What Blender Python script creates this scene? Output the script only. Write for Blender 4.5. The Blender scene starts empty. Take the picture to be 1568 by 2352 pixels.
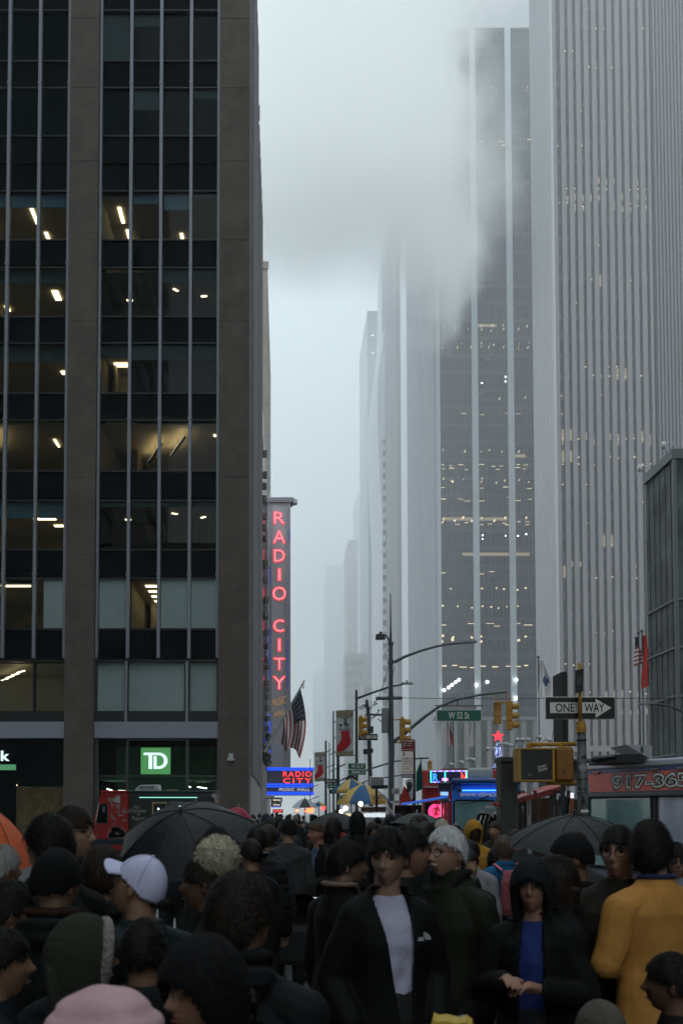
import bpy, bmesh, math, random
import numpy as np
from mathutils import Vector as V, Matrix
R=math.radians
S=bpy.context.scene; C=S.collection
rnd=random.Random(7)
# ---------------------------------------------------------------- camera
PITCH=R(2.6)
cd=bpy.data.cameras.new('camera'); cam=bpy.data.objects.new('camera',cd); C.objects.link(cam)
cam.location=(0,0,1.85); cam.rotation_euler=(R(90)+PITCH,0,0)
cd.sensor_fit='VERTICAL'; cd.sensor_height=36; cd.lens=35.156; cd.shift_x=.0569; cd.shift_y=.249
cd.clip_start=.1; cd.clip_end=3000
cd.dof.use_dof=True; cd.dof.focus_distance=38; cd.dof.aperture_fstop=5.0
S.camera=cam
# ---------------------------------------------------------------- world: overcast sky
SUN_EL,SUN_AZ=R(48),R(205)
w=bpy.data.worlds.new('World'); S.world=w; w.use_nodes=True
nt=w.node_tree; nt.nodes.clear()
wo=nt.nodes.new('ShaderNodeOutputWorld'); bg=nt.nodes.new('ShaderNodeBackground'); bg.inputs[1].default_value=.1
sky=nt.nodes.new('ShaderNodeTexSky'); sky.sky_type='NISHITA'; sky.sun_disc=False; sky.sun_elevation=SUN_EL; sky.sun_rotation=SUN_AZ
sky.air_density=1; sky.dust_density=4
mx=nt.nodes.new('ShaderNodeMixRGB'); mx.inputs[0].default_value=.9
tc=nt.nodes.new('ShaderNodeTexCoord'); nz=nt.nodes.new('ShaderNodeTexNoise'); nz.inputs['Scale'].default_value=2.2; nz.inputs['Detail'].default_value=4
cr=nt.nodes.new('ShaderNodeValToRGB'); cr.color_ramp.elements[0].position=.3; cr.color_ramp.elements[1].position=.75
cr.color_ramp.elements[0].color=(.715,.83,.875,1); cr.color_ramp.elements[1].color=(.84,.93,.955,1)
ml=nt.nodes.new('ShaderNodeMixRGB'); ml.blend_type='MULTIPLY'; ml.inputs[0].default_value=1; ml.inputs[2].default_value=(18,18,18,1)
L=nt.links.new
L(tc.outputs['Generated'],nz.inputs['Vector']); L(nz.outputs['Fac'],cr.inputs[0]); L(cr.outputs[0],ml.inputs[1])
sxw=nt.nodes.new('ShaderNodeSeparateXYZ'); L(tc.outputs['Generated'],sxw.inputs[0]); hz_=nt.nodes.new('ShaderNodeValToRGB'); L(sxw.outputs['Z'],hz_.inputs[0])
hz_.color_ramp.elements[0].position=.04; hz_.color_ramp.elements[0].color=(1.13,1.08,.99,1); hz_.color_ramp.elements[1].position=.42; hz_.color_ramp.elements[1].color=(.82,.84,.86,1)
m3=nt.nodes.new('ShaderNodeMixRGB'); m3.blend_type='MULTIPLY'; m3.inputs[0].default_value=1; L(ml.outputs[0],m3.inputs[1]); L(hz_.outputs[0],m3.inputs[2])
L(sky.outputs[0],mx.inputs[1]); L(m3.outputs[0],mx.inputs[2]); L(mx.outputs[0],bg.inputs[0]); L(bg.outputs[0],wo.inputs[0])
sl=bpy.data.lights.new('sun','SUN'); sl.energy=.5; sl.angle=R(15); sl.color=(1,.97,.93)
so=bpy.data.objects.new('sun',sl); C.objects.link(so)
so.rotation_euler=(R(90)-SUN_EL,0,math.pi-SUN_AZ); so.location=(0,0,300)
S.view_settings.view_transform='Standard'; S.view_settings.look='None'; S.view_settings.exposure=0.0; S.view_settings.gamma=1
S.cycles.volume_bounces=10; S.cycles.max_bounces=12; S.cycles.diffuse_bounces=2; S.cycles.glossy_bounces=2; S.cycles.transparent_max_bounces=12
S.cycles.sample_clamp_indirect=4; S.cycles.volume_step_rate=1; S.cycles.volume_max_steps=96
# ---------------------------------------------------------------- photo pixel (1568x2352 view) + depth -> point
K=.43495; K2=1024/2352; CX=650*K; CY=1865*K2-1000*math.tan(PITCH); F=1000.1
cp,sp=math.cos(PITCH),math.sin(PITCH)
def D(x,y,Y):
    a=(x*K-CX)/F; b=-(y*K2-CY)/F
    d=V((a,cp-b*sp,sp+b*cp)); d*=Y/d.y
    return V((d.x,Y,d.z+1.85))
def X(x,Y,y=1700): return D(x,y,Y).x
def Z(y,Y): return D(650,y,Y).z
# ---------------------------------------------------------------- materials
MC={}
def M(name,col,rough=.7,metal=0,noise=0.,ns=4.,bump=0.,bs=30.,emit=0.,spec=.5,ecol=None,stretch=None,rnoise=0.,sheen=0):
    if name in MC: return MC[name]
    m=bpy.data.materials.new(name); m.use_nodes=True; n=m.node_tree; b=n.nodes['Principled BSDF']; l=n.links.new
    c=(*col,1) if len(col)==3 else col
    b.inputs['Base Color'].default_value=c; b.inputs['Roughness'].default_value=rough; b.inputs['Metallic'].default_value=metal
    b.inputs['Specular IOR Level'].default_value=spec
    if sheen: b.inputs['Sheen Weight'].default_value=sheen
    t=n.nodes.new('ShaderNodeTexCoord'); mp=n.nodes.new('ShaderNodeMapping'); l(t.outputs['Object'],mp.inputs[0])
    if stretch: mp.inputs['Scale'].default_value=stretch
    if noise:
        z=n.nodes.new('ShaderNodeTexNoise'); z.inputs['Scale'].default_value=ns; z.inputs['Detail'].default_value=6; z.inputs['Roughness'].default_value=.62
        l(mp.outputs[0],z.inputs['Vector'])
        r=n.nodes.new('ShaderNodeValToRGB'); r.color_ramp.elements[0].position=.3; r.color_ramp.elements[1].position=.7
        r.color_ramp.elements[0].color=tuple(max(0,k*(1-noise)) for k in c[:3])+(1,); r.color_ramp.elements[1].color=tuple(min(1,k*(1+noise)) for k in c[:3])+(1,)
        l(z.outputs['Fac'],r.inputs[0]); l(r.outputs[0],b.inputs['Base Color'])
        if rnoise:
            q=n.nodes.new('ShaderNodeMapRange'); q.inputs[3].default_value=max(0.02,rough-rnoise); q.inputs[4].default_value=min(1,rough+rnoise)
            l(z.outputs['Fac'],q.inputs[0]); l(q.outputs[0],b.inputs['Roughness'])
    if bump:
        z2=n.nodes.new('ShaderNodeTexNoise'); z2.inputs['Scale'].default_value=bs; z2.inputs['Detail'].default_value=4
        l(mp.outputs[0],z2.inputs['Vector']); bp=n.nodes.new('ShaderNodeBump'); bp.inputs['Strength'].default_value=bump; bp.inputs['Distance'].default_value=.05
        l(z2.outputs['Fac'],bp.inputs['Height']); l(bp.outputs[0],b.inputs['Normal'])
    if emit:
        b.inputs['Emission Color'].default_value=(*(ecol or col[:3]),1); b.inputs['Emission Strength'].default_value=emit
    MC[name]=m; return m
def E(name,col,st): return M(name,(.02,.02,.02) ,.5,emit=st,ecol=col)
def glass(name,tint=(.6,.7,.72),refl=.09,rough=.03,gcol=(1,1,1)):
    if name in MC: return MC[name]
    m=bpy.data.materials.new(name); m.use_nodes=True; n=m.node_tree; n.nodes.clear(); l=n.links.new
    o=n.nodes.new('ShaderNodeOutputMaterial'); t=n.nodes.new('ShaderNodeBsdfTransparent'); t.inputs[0].default_value=(*tint,1)
    g=n.nodes.new('ShaderNodeBsdfGlossy'); g.inputs['Roughness'].default_value=rough; g.inputs[0].default_value=(*gcol,1)
    mxs=n.nodes.new('ShaderNodeMixShader'); mxs.inputs[0].default_value=refl
    l(t.outputs[0],mxs.inputs[1]); l(g.outputs[0],mxs.inputs[2]); l(mxs.outputs[0],o.inputs[0]); MC[name]=m; return m
# ---------------------------------------------------------------- mesh builder
class MB:
    def __init__(s): s.v=[]; s.f=[]
    def add(s,vs,fs):
        k=len(s.v); s.v+= [V(p) for p in vs]; s.f+=[tuple(i+k for i in f) for f in fs]; return s
    def bx(s,x0,x1,y0,y1,z0,z1):
        return s.add([(x0,y0,z0),(x1,y0,z0),(x1,y1,z0),(x0,y1,z0),(x0,y0,z1),(x1,y0,z1),(x1,y1,z1),(x0,y1,z1)],
          [(3,2,1,0),(4,5,6,7),(0,1,5,4),(1,2,6,5),(2,3,7,6),(3,0,4,7)])
    def ob(s,c,sx,sy,sz,rz=0,rx=0,ry=0):
        m=Matrix.Rotation(rz,3,'Z')@Matrix.Rotation(ry,3,'Y')@Matrix.Rotation(rx,3,'X'); c=V(c)
        q=[c+m@V((a*sx/2,b*sy/2,d*sz/2)) for d in(-1,1) for a,b in((-1,-1),(1,-1),(1,1),(-1,1))]
        return s.add(q,[(3,2,1,0),(4,5,6,7),(0,1,5,4),(1,2,6,5),(2,3,7,6),(3,0,4,7)])
    def quad(s,a,b,c,d): return s.add([a,b,c,d],[(0,1,2,3)])
    def tube(s,pts,r,n=8,caps=True,flat=1.):
        pts=[V(p) for p in pts]; k0=len(s.v); N=len(pts)
        rs=r if isinstance(r,(list,tuple)) else [r]*N
        up=None
        for i,p in enumerate(pts):
            t=(pts[min(i+1,N-1)]-pts[max(i-1,0)]).normalized()
            if up is None:
                up=V((0,0,1)) if abs(t.z)<.9 else V((0,1,0))
            a=t.cross(up).normalized(); b=a.cross(t).normalized(); up=b
            for j in range(n):
                q=2*math.pi*j/n; s.v.append(p+(a*math.cos(q)+b*math.sin(q)*flat)*rs[i])
        for i in range(N-1):
            for j in range(n):
                s.f.append((k0+i*n+j,k0+i*n+(j+1)%n,k0+(i+1)*n+(j+1)%n,k0+(i+1)*n+j))
        if caps: s.f.append(tuple(k0+j for j in range(n))[::-1]); s.f.append(tuple(k0+(N-1)*n+j for j in range(n)))
        return s
    def prism(s,pts,ext):
        pts=[V(p) for p in pts]; e=V(ext); n=len(pts)
        return s.add(pts+[p+e for p in pts],[tuple(range(n))[::-1],tuple(range(n,2*n))]+[(i,(i+1)%n,n+(i+1)%n,n+i) for i in range(n)])
    def ell(s,c,r,nu=16,nv=10,rot=None):
        c=V(c); vs=[]; fs=[]
        if not hasattr(r,'__len__'): r=(r,r,r)
        for i in range(nv+1):
            th=math.pi*i/nv
            for j in range(nu):
                ph=2*math.pi*j/nu; p=V((r[0]*math.sin(th)*math.cos(ph),r[1]*math.sin(th)*math.sin(ph),r[2]*math.cos(th)))
                if rot: p=rot@p
                vs.append(c+p)
        for i in range(nv):
            for j in range(nu): fs.append((i*nu+j,(i+1)*nu+j,(i+1)*nu+(j+1)%nu,i*nu+(j+1)%nu))
        return s.add(vs,fs)
    def loft(s,rings,n=20,cap=True):
        # rings: (z,rx,ry,cx,cy[,power])
        k0=len(s.v)
        for (z,rx,ry,cx,cy) in rings:
            for j in range(n):
                q=2*math.pi*j/n; s.v.append(V((cx+rx*math.cos(q),cy+ry*math.sin(q),z)))
        for i in range(len(rings)-1):
            for j in range(n): s.f.append((k0+i*n+j,k0+i*n+(j+1)%n,k0+(i+1)*n+(j+1)%n,k0+(i+1)*n+j))
        if cap: s.f.append(tuple(k0+j for j in range(n))[::-1]); s.f.append(tuple(k0+(len(rings)-1)*n+j for j in range(n)))
        return s
    def cap(s,a,b,ra,rb,n=10):
        a=V(a);b=V(b);d=(b-a); t=d.normalized()
        pts=[];rs=[]
        for k in (80,50,20,0): pts.append(a-t*ra*math.sin(R(k))); rs.append(ra*math.cos(R(k)))
        for k in (0,20,50,80): pts.append(b+t*rb*math.sin(R(k))); rs.append(rb*math.cos(R(k)))
        return s.tube(pts,rs,n)
    def build(s,name,mat=None,par=None,smooth=False,bevel=0,local=False):
        me=bpy.data.meshes.new(name); o0=V((0,0,0)) if (par is None or local) else gloc(par)
        me.from_pydata([tuple(p-o0) for p in s.v],[],s.f); me.update()
        o=bpy.data.objects.new(name,me); C.objects.link(o)
        if mat: me.materials.append(mat)
        if par: o.parent=par
        if smooth:
            for p in me.polygons: p.use_smooth=True
        if bevel:
            m=o.modifiers.new('bevel','BEVEL'); m.width=bevel; m.segments=2; m.limit_method='ANGLE'
        return o
def gloc(o):
    p=V(o.location)
    while o.parent: o=o.parent; p+=V(o.location)
    return p
def tag(o,label=None,cat=None,group=None,kind=None):
    if label: o['label']=label
    if cat: o['category']=cat
    if group: o['group']=group
    if kind: o['kind']=kind
    return o
def thing(name,label,cat,loc=(0,0,0),rz=0,group=None):
    o=bpy.data.objects.new(name,None); C.objects.link(o); o.location=loc; o.rotation_euler=(0,0,rz); o.empty_display_size=.2
    return tag(o,label,cat,group)
def kids(o): return [c for c in bpy.data.objects if c.parent==o]
def copy_tree(o,parent=None):
    c=o.copy(); C.objects.link(c)
    if parent: c.parent=parent
    for ch in list(o.children): copy_tree(ch,c)
    return c
def text(s,box,mat,par=None,name='lettering',ext=.006,bold=0.,slant=0.,mirror=False,res=4,frame=None,gap=1.):
    """lettering fitted in box (x0,x1,z0,z1,y) facing -Y in world space"""
    cu=bpy.data.curves.new(name,'FONT'); cu.body=s; cu.extrude=ext; cu.offset=bold; cu.shear=slant; cu.resolution_u=res; cu.space_character=gap
    to=bpy.data.objects.new(name,cu); C.objects.link(to); bpy.context.view_layer.update()
    me=bpy.data.meshes.new_from_object(to.evaluated_get(bpy.context.evaluated_depsgraph_get())); bpy.data.objects.remove(to)
    xs=[v.co.x for v in me.vertices]; ys=[v.co.y for v in me.vertices]
    x0,x1,z0,z1,y=box; ax,bx_,ay,by=min(xs),max(xs),min(ys),max(ys)
    o0=gloc(par) if par else V((0,0,0))
    for v in me.vertices:
        u=(v.co.x-ax)/(bx_-ax); q=(v.co.y-ay)/(by-ay)
        if frame:
            P,U,W,N=frame; p=P+U*u+W*q+N*v.co.z
        else: p=V((x0+(x1-x0)*u, y-v.co.z, z0+(z1-z0)*q))
        v.co=p-o0
    me.materials.append(mat); me.name=name
    o=bpy.data.objects.new(name,me); C.objects.link(o)
    if par: o.parent=par
    return o
# ================================================================ SETTING
asph=M('wet_asphalt',(.035,.036,.038),.35,noise=.35,ns=1.5,bump=.2,bs=60,rnoise=.2)
tag(MB().bx(-400,400,-120,1300,-.5,0).build('ground',M('ground_mat',(.06,.06,.06),.8,noise=.2)),kind='structure')
g=MB(); g.quad((-.2,-80,.004),(22,-80,.004),(30,1200,.004),(-.2,1200,.004)); tag(g.build('road',asph),kind='structure')
wht=M('road_paint',(.6,.6,.58),.6,noise=.25,ns=6)
g=MB()
for i in range(14): g.bx(.6+i*1.5,1.2+i*1.5,24,27,.006,.009)
for y in range(50,400,9):
    for x in (3.5,7,10.5,14): g.bx(x,x+.12,y,y+3,.006,.009)
tag(g.build('road_markings',wht),kind='structure')
sw=M('sidewalk_mat',(.2,.2,.19),.6,noise=.2,ns=2,bump=.1)
g=MB(); g.bx(-40,-.2,46-5,400,0,.14); g.bx(-40,-.2,-60,22,0,.14); tag(g.build('pavement',sw),kind='structure')
g=MB(); g.bx(21,70,-60,22,0,.14); g.bx(23.5,80,44,1000,0,.14); tag(g.build('plaza',sw),kind='structure')

# ---- materials
conc=M('brown_concrete',(.118,.102,.086),.85,noise=.22,ns=1.2,bump=.35,bs=14)
side=M('grey_cladding',(.19,.183,.195),.7,noise=.15,ns=1)
alu=M('aluminium_mullion',(.27,.29,.33),.5,metal=.2,noise=.06)
black=M('black_panel',(.0016,.0045,.005),.35,noise=.3,spec=.03)
blackm=M('black_metal',(.012,.013,.014),.45,noise=.2)
shade=M('roller_shade',(.50,.58,.58),.8,noise=.05,ns=2,bump=.1)
tealsh=M('teal_shade',(.05,.13,.17),.8,noise=.12)
darksh=M('dark_shade',(.02,.045,.05),.8,noise=.2)
wglass=glass('window_glass',(.84,.88,.88),.012,.02)
dglass=M('dark_window_glass',(.003,.009,.010),.08,noise=.5,ns=.6,spec=.06)
warmwall=M('office_wall',(.32,.28,.17),.9,noise=.15,ns=1)
warmceil=M('office_ceiling',(.5,.44,.3),.9,noise=.06)
offgrey=M('office_furniture',(.03,.03,.028),.8)
lampw=E('office_lamp',(1,.86,.55),3.6)
lampdim=E('office_lamp_dim',(1,.82,.5),3.5)
# ================================================================ left bank building
YF=46.
def XX(x): return (x-650)*YF/2299*1.0
tb=thing('office_building','dark glass office building with brown concrete pillars and a bank sign at left','building',(XX(538),YF,0))
JO=[18,187,365,602,782,960,1137,1318,1513]      # joints (view px)
def ZF(y): return Z(y,YF)
TOP=ZF(-260)
pil=[(-560,-492),(-205,-139),(149,216),(501,571)]
for a,b in pil:
    zs=[ .0]+[ZF(y) for y in (1860,1657,1463,1278,1101,925,745,560,380,213,55,-120)]+[TOP]
    p=MB()
    for z0,z1 in zip(zs[:-1],zs[1:]): p.bx(XX(a),XX(b),YF-.35,YF+.6,z0+.012,z1-.012)
    p.bx(XX(a)+.02,XX(b)-.02,YF-.335,YF+.55,0,TOP)
    p.build('pillar',conc,tb,bevel=.01)
# backing core + avenue side
c=MB(); c.bx(XX(-560),XX(571)-.05,YF+9,56.8,0,TOP); c.bx(XX(-560),XX(571)-.05,YF+.6,YF+9,TOP-.4,TOP); c.build('wall',black,tb)
c=MB()
c.bx(XX(571),XX(575),YF-.3,56.8,0,TOP)
for y in np.arange(YF+.4,56.5,1.15): c.bx(XX(575),XX(575)+.1,y,y+.5,3.6,TOP)
c.build('side_cladding',side,tb)
# windows
bays=[(-560+68,-205,[-420,-348,-277]),(-139,149,[-139+2,-70,0,72.5,143]),(216,501,[217.5,290,361,432,498])]
def wins(xs,y0,y1,kind,par,jig=0,**k): pass
rows=[(-170,-60),(14,131),(193,304),(431,544),(608,721),(782,898),(960,1078),(1145,1259),(1325,1442)]
span=[(-60,14),(131,193),(304,431),(544,608),(721,782),(898,960),(1078,1145),(1259,1325),(1442,1512)]
lit={(1,3),(2,3),(1,4),(1,5),(1,6),(2,6),(1,7),(1,8)}
def room(bx0,bx1,y0,y1,par,lamps,deep=6.,wall=warmwall,ceil=warmceil):
    z0,z1=ZF(y0),ZF(y1); x0,x1=bx0,bx1; yb=YF+.75
    m=MB(); m.quad((x0,yb+deep,z1-.7),(x1,yb+deep,z1-.7),(x1,yb+deep,z0),(x0,yb+deep,z0))
    m.quad((x0,yb,z1-.7),(x0,yb+deep,z1-.7),(x0,yb+deep,z0),(x0,yb,z0)); m.quad((x1,yb,z1-.7),(x1,yb,z0),(x1,yb+deep,z0),(x1,yb+deep,z1-.7))
    # a column and partitions
    m.bx(x0+(x1-x0)*.22,x0+(x1-x0)*.22+.1,yb+deep*.55,yb+deep,z1-.7,z0)
    m.build('office_room',wall,par)
    m=MB(); m.bx(x0,x1,yb,yb+deep,z0,z0+.05); m.build('ceiling',ceil,par)
    m=MB()
    for i in range(int((x1-x0)/1.1)):
        xx=x0+.4+i*1.1+rnd.uniform(-.2,.2); h=rnd.uniform(.35,.75); m.bx(xx,xx+rnd.uniform(.3,.8),yb+.4,yb+.8,z1-.7,z1+h-.55)
        if rnd.random()<.5: m.ob((xx+.2,yb+.5,z1+.2),.5,.04,.32,rz=.3)
    m.build('desk',offgrey,par)
    for (lx,ly,lw,ll,mt) in lamps:
        if mt=='up':
            cx=x0+(x1-x0)*lx; h=MB(); h.ob((cx,yb+ly,z0-.45),.12,ll,.07,rz=.35); hb=h.build('pendant',offgrey,par); e=MB(); e.ob((cx,yb+ly,z0-.40),.10,ll*.95,.01,rz=.35); e.build('uplight',E('uplight_mat',(1,.78,.45),7),hb); h=MB(); h.tube([(cx,yb+ly,z0-.5),(cx,yb+ly,z0)],.01,4); h.build('cable',offgrey,hb); continue
        m=MB(); cx=x0+(x1-x0)*lx; m.bx(cx-lw/2,cx+lw/2,yb+ly,yb+ly+ll,z0-.06,z0-.03); m.build('ceiling_light',mt,par)
LAMPS={(2,3):[(.12,.7,.16,1.3,lampw),(.14,2.6,.16,1.6,lampw),(.62,2.9,.14,1.2,lampw)],
 (1,3):[(.62,.8,.16,1.3,lampw),(.66,2.8,.16,1.5,lampw),(.2,1.6,.16,1.1,lampdim)],
 (1,4):[(.8,1.5,.3,.9,lampw),(.3,3,.2,.5,lampdim)],(1,5):[(.82,.9,.5,.35,lampw),(.86,2.4,.4,.35,lampw),(.1,3,.4,.5,lampdim)],
 (1,6):[(.30,1.6,.1,2.6,'up'),(.02,1.6,.1,2.4,'up'),(.80,1.8,.1,1.,lampw)],
 (2,6):[(.62,1.7,.1,2.8,'up'),(.40,2.6,.1,2.8,'up'),(.95,1.2,.12,.2,lampw)],
 (1,7):[(.78,1,.7,.25,lampw),(.7,2.2,1.1,.25,lampw),(.8,3.4,.7,.25,lampw)],
 (1,8):[(.52,.8,1.4,.2,lampw),(.2,2.,1.2,.2,lampw),(.85,3,.8,.2,lampdim)]}
# corridor behind second bay, lowest office row
for bi,(ba,bb,mu) in enumerate(bays):
    edges=list(mu)
    if bi==0: edges=[-492,-420,-348,-277,-206]
    mm=MB()
    zb=ZF(1510)
    for e in edges:
        zz=[zb]+[ZF(j) for j in JO[::-1][1:]]+[TOP]
        mm.bx(XX(e)-.075,XX(e)+.075,YF+.02,YF+.28,zb,TOP)
        for j in JO[1:-1:2]: mm.bx(XX(e)-.1,XX(e)+.1,YF-.0,YF+.27,ZF(j)-.05,ZF(j)+.05)
    mm.build('mullion',alu,tb,bevel=.01)
    sp_=MB()
    for (a,b) in span: sp_.bx(XX(ba)+.02,XX(bb)-.02,YF+.3,YF+.42,ZF(b),ZF(a))
    for j in JO[:-1]: sp_.bx(XX(ba)+.02,XX(bb)-.02,YF+.2,YF+.3,ZF(j)-.06,ZF(j)+.06)
    for (a,b) in rows: sp_.bx(XX(ba)+.02,XX(bb)-.02,YF+.24,YF+.31,ZF(b)-.04,ZF(b)+.05)
    sp_.build('spandrel',black,tb)
    tm=MB()
    for (a,b) in rows:
        for q in (a,b): tm.bx(XX(ba)+.02,XX(bb)-.02,YF+.19,YF+.24,ZF(q)-.03,ZF(q)+.03)
    tm.build('transom',M('transom_metal',(.035,.042,.045),.5,metal=.3),tb)
    for ri,(a,b) in enumerate(rows):
        isl=(bi,ri) in lit
        z0,z1=ZF(b)+.05,ZF(a)
        if isl or (bi==2 and ri in (8,5,4)): pass
        for i in range(len(edges)-1):
            xa,xb=XX(edges[i])+.08,XX(edges[i+1])-.08
            litc=isl or (bi==2 and ri==5 and i==0) or (bi==2 and ri==8 and i==1)
            full=(bi==2 and ri==8 and i!=1) or (bi==1 and ri==8 and i==3)
            m=MB(); m.quad((xa,YF+.315,z0),(xb,YF+.315,z0),(xb,YF+.315,z1),(xa,YF+.315,z1))
            wn=m.build('window',wglass if (litc or full or ri in(7,5,4,3)) else dglass,tb)
            if full:
                s2=xa if bi==2 else xa+.3
                MB().bx(s2,xb,YF+.34,YF+.36,z0,z1-.0).build('blind',shade,wn)
            elif litc:
                fr={(1,3):.35,(2,3):[0,.26,.42,.1][i%4],(1,8):.1,(1,7):.0,(1,4):.34,(1,5):.42,(2,5):.3}.get((bi,ri),0)
                if ri==7: fr=.42
                if fr and not isinstance(fr,list): MB().bx(xa,xb,YF+.46,YF+.48,z1-(z1-z0)*fr*.8,z1).build('blind',tealsh if ri in(3,7) else darksh,wn)
            else:
                k=rnd.random(); fr=0
                if bi==2 and ri==5: fr=.33
                elif bi==2 and ri==7: fr=.12
                elif k<.45: fr=rnd.choice([.2,.3,.45,1.])
                if fr: MB().bx(xa,xb,YF+.304,YF+.312,z1-(z1-z0)*fr,z1).build('blind',darksh,wn)
        ra,rb=XX(edges[0]),XX(edges[-1])
        if isl: room(ra,rb,a,b,tb,LAMPS[(bi,ri)])
        elif bi==2 and ri==5:
            room(ra,XX(290),a,b,tb,[(.5,1.5,.8,.4,lampdim)],3.)
            MB().bx(XX(290),rb,YF+.8,YF+.85,z0,z1).build('dark_room',black,tb)
        elif bi==2 and ri==8: room(XX(290)+.05,XX(361)-.05,a,b,tb,[(.62,.8+q*1.15,.55,.28,lampw) for q in range(7)],8.5)
        elif ri in (3,4,5,7):
            m=MB(); m.bx(ra,rb,YF+4,YF+4.1,z0,z1); m.bx(ra,rb,YF+.75,YF+4,z1,z1+.05); m.build('dark_room',M('dark_room_mat',(.05,.05,.04),.9,noise=.4,ns=.7),tb)
            if bi==2:
                for (lx,ly) in ((.17,2.4),(.6,1.4),(.84,2.)):
                    MB().ob((ra+(rb-ra)*lx,YF+.75+ly,z1-.05),.3,.12,.03,rz=rnd.uniform(-1,1)).build('ceiling_light',lampdim,tb)
# lower: large windows, light band, ground floor
def base(x0,x1,cuts,kind):
    z0,z1=ZF(1631),ZF(1517)
    fr=MB(); fr.bx(XX(x0),XX(x1),YF+.2,YF+.55,ZF(1517),ZF(1512)); fr.bx(XX(x0),XX(x1),YF+.2,YF+.55,ZF(1657),ZF(1631))
    for e in (x0,*[c for q in cuts for c in q],x1): pass
    es=[x0]+[v for q in cuts for v in q]+[x1]
    for a,b in zip(es[0::2],es[1::2]): fr.bx(XX(a),XX(b),YF+.2,YF+.55,z0,z1)
    fr.build('window_frame',blackm,tb)
    for a,b in cuts:
        m=MB(); m.quad((XX(a),YF+.45,z0),(XX(b),YF+.45,z0),(XX(b),YF+.45,z1),(XX(a),YF+.45,z1)); wn=m.build('window',wglass,tb)
        if kind=='shade': MB().bx(XX(a),XX(b),YF+.48,YF+.50,z0,z1).build('blind',shade,wn)
        else:
            mb=MB(); z=z0
            while z<z1-.8: mb.bx(XX(a),XX(b),YF+.6,YF+.63,z,z+.022); z+=.06
            mb.build('blind',M('venetian_blind',(.3,.25,.16),.7),wn)
    fr=MB()
    for a,b in zip(es[0::2],es[1::2]):
        if b-a>4: fr.bx(XX((a+b)/2)-.06,XX((a+b)/2)+.06,YF+.1,YF+.2,ZF(1657),z1)
    fr.build('mullion',alu,tb)
    MB().bx(XX(x0)-.05,XX(x1)+.02,YF-.1,YF+.6,ZF(1694),ZF(1657)).build('fascia_band',M('fascia',(.33,.35,.42),.6,noise=.06,ns=2),tb)
base(216,499,[(218,282),(291,421),(434,496)],'shade')
base(-139,146,[(-135,-70),(-65,70),(74,143)],'blind')
base(-492,-207,[(-485,-420),(-411,-281),(-268,-210)],'shade')
zL=ZF(1517)
m=MB(); m.bx(XX(-135),XX(143),YF+5,YF+5.1,ZF(1631),zL); m.build('office_room',warmwall,tb)
MB().bx(XX(-139),XX(146),YF+.7,YF+5,zL-.04,zL).build('ceiling',warmceil,tb)
for q in range(4): MB().ob((XX(30)+q*.0-q*.5,YF+1.1+q*.9,zL-.35),.9,.05,.05,rz=-.9).build('ceiling_light',lampw,tb)
# ground floor bank
gz=ZF(1694)
gf=MB()
for a in (216,282+4,425,496): gf.bx(XX(a),XX(a)+.14,YF+.25,YF+.4,0,gz)
gf.bx(XX(216),XX(498),YF+.27,YF+.38,ZF(1783),ZF(1779)); gf.bx(XX(290),XX(424),YF+.1,YF+.3,ZF(1699),gz)
gf.build('window_frame',M('shopfront_frame',(.09,.10,.10),.4,metal=.4),tb)
for a,b in ((219,285),(293,424),(431,496)):
    m=MB(); m.quad((XX(a),YF+.33,.2),(XX(b),YF+.33,.2),(XX(b),YF+.33,gz),(XX(a),YF+.33,gz)); m.build('window',wglass,tb)
m=MB(); m.bx(XX(216),XX(500),YF+6,YF+6.1,0,gz); m.bx(XX(216),XX(500),YF+.8,YF+6,ZF(1790),ZF(1785)); m.build('bank_interior',M('bank_wall',(.03,.12,.05),.5,noise=.3,ns=.8),tb)
for q in range(9):
    xx=XX(230)+q*.62; MB().ob((xx,YF+1.5+rnd.random()*3,ZF(1795)-.1-rnd.random()*.4),.5,.06,.05,rz=rnd.uniform(-1,1),ry=rnd.uniform(-.4,.4)).build('shop_light',E('shop_strip',(.75,1,.8),5),tb)
MB().bx(XX(290),XX(424),YF+.62,YF+.7,ZF(1818),ZF(1787)).build('green_panel',M('green_panel_mat',(.005,.07,.025),.4),tb)
m=MB(); m.bx(XX(-139),XX(30),YF+.5,YF+.6,0,gz); m.bx(XX(45),XX(148),YF+.5,YF+.6,ZF(1805),gz); m.build('shopfront_wall',black,tb)
m=MB(); m.bx(XX(-139),XX(148),YF+4,YF+4.1,0,ZF(1800)); m.build('lobby_wall',M('lobby_wall_mat',(.3,.24,.12),.8,noise=.5,ns=2),tb)
for a,b in ((8,30),(78,103),(-60,-30)): MB().bx(XX(a),XX(b),YF+.62,YF+.7,ZF(1803),ZF(1800)).build('shop_light',E('lobby_light',(1,.85,.5),3.5),tb)
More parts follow.
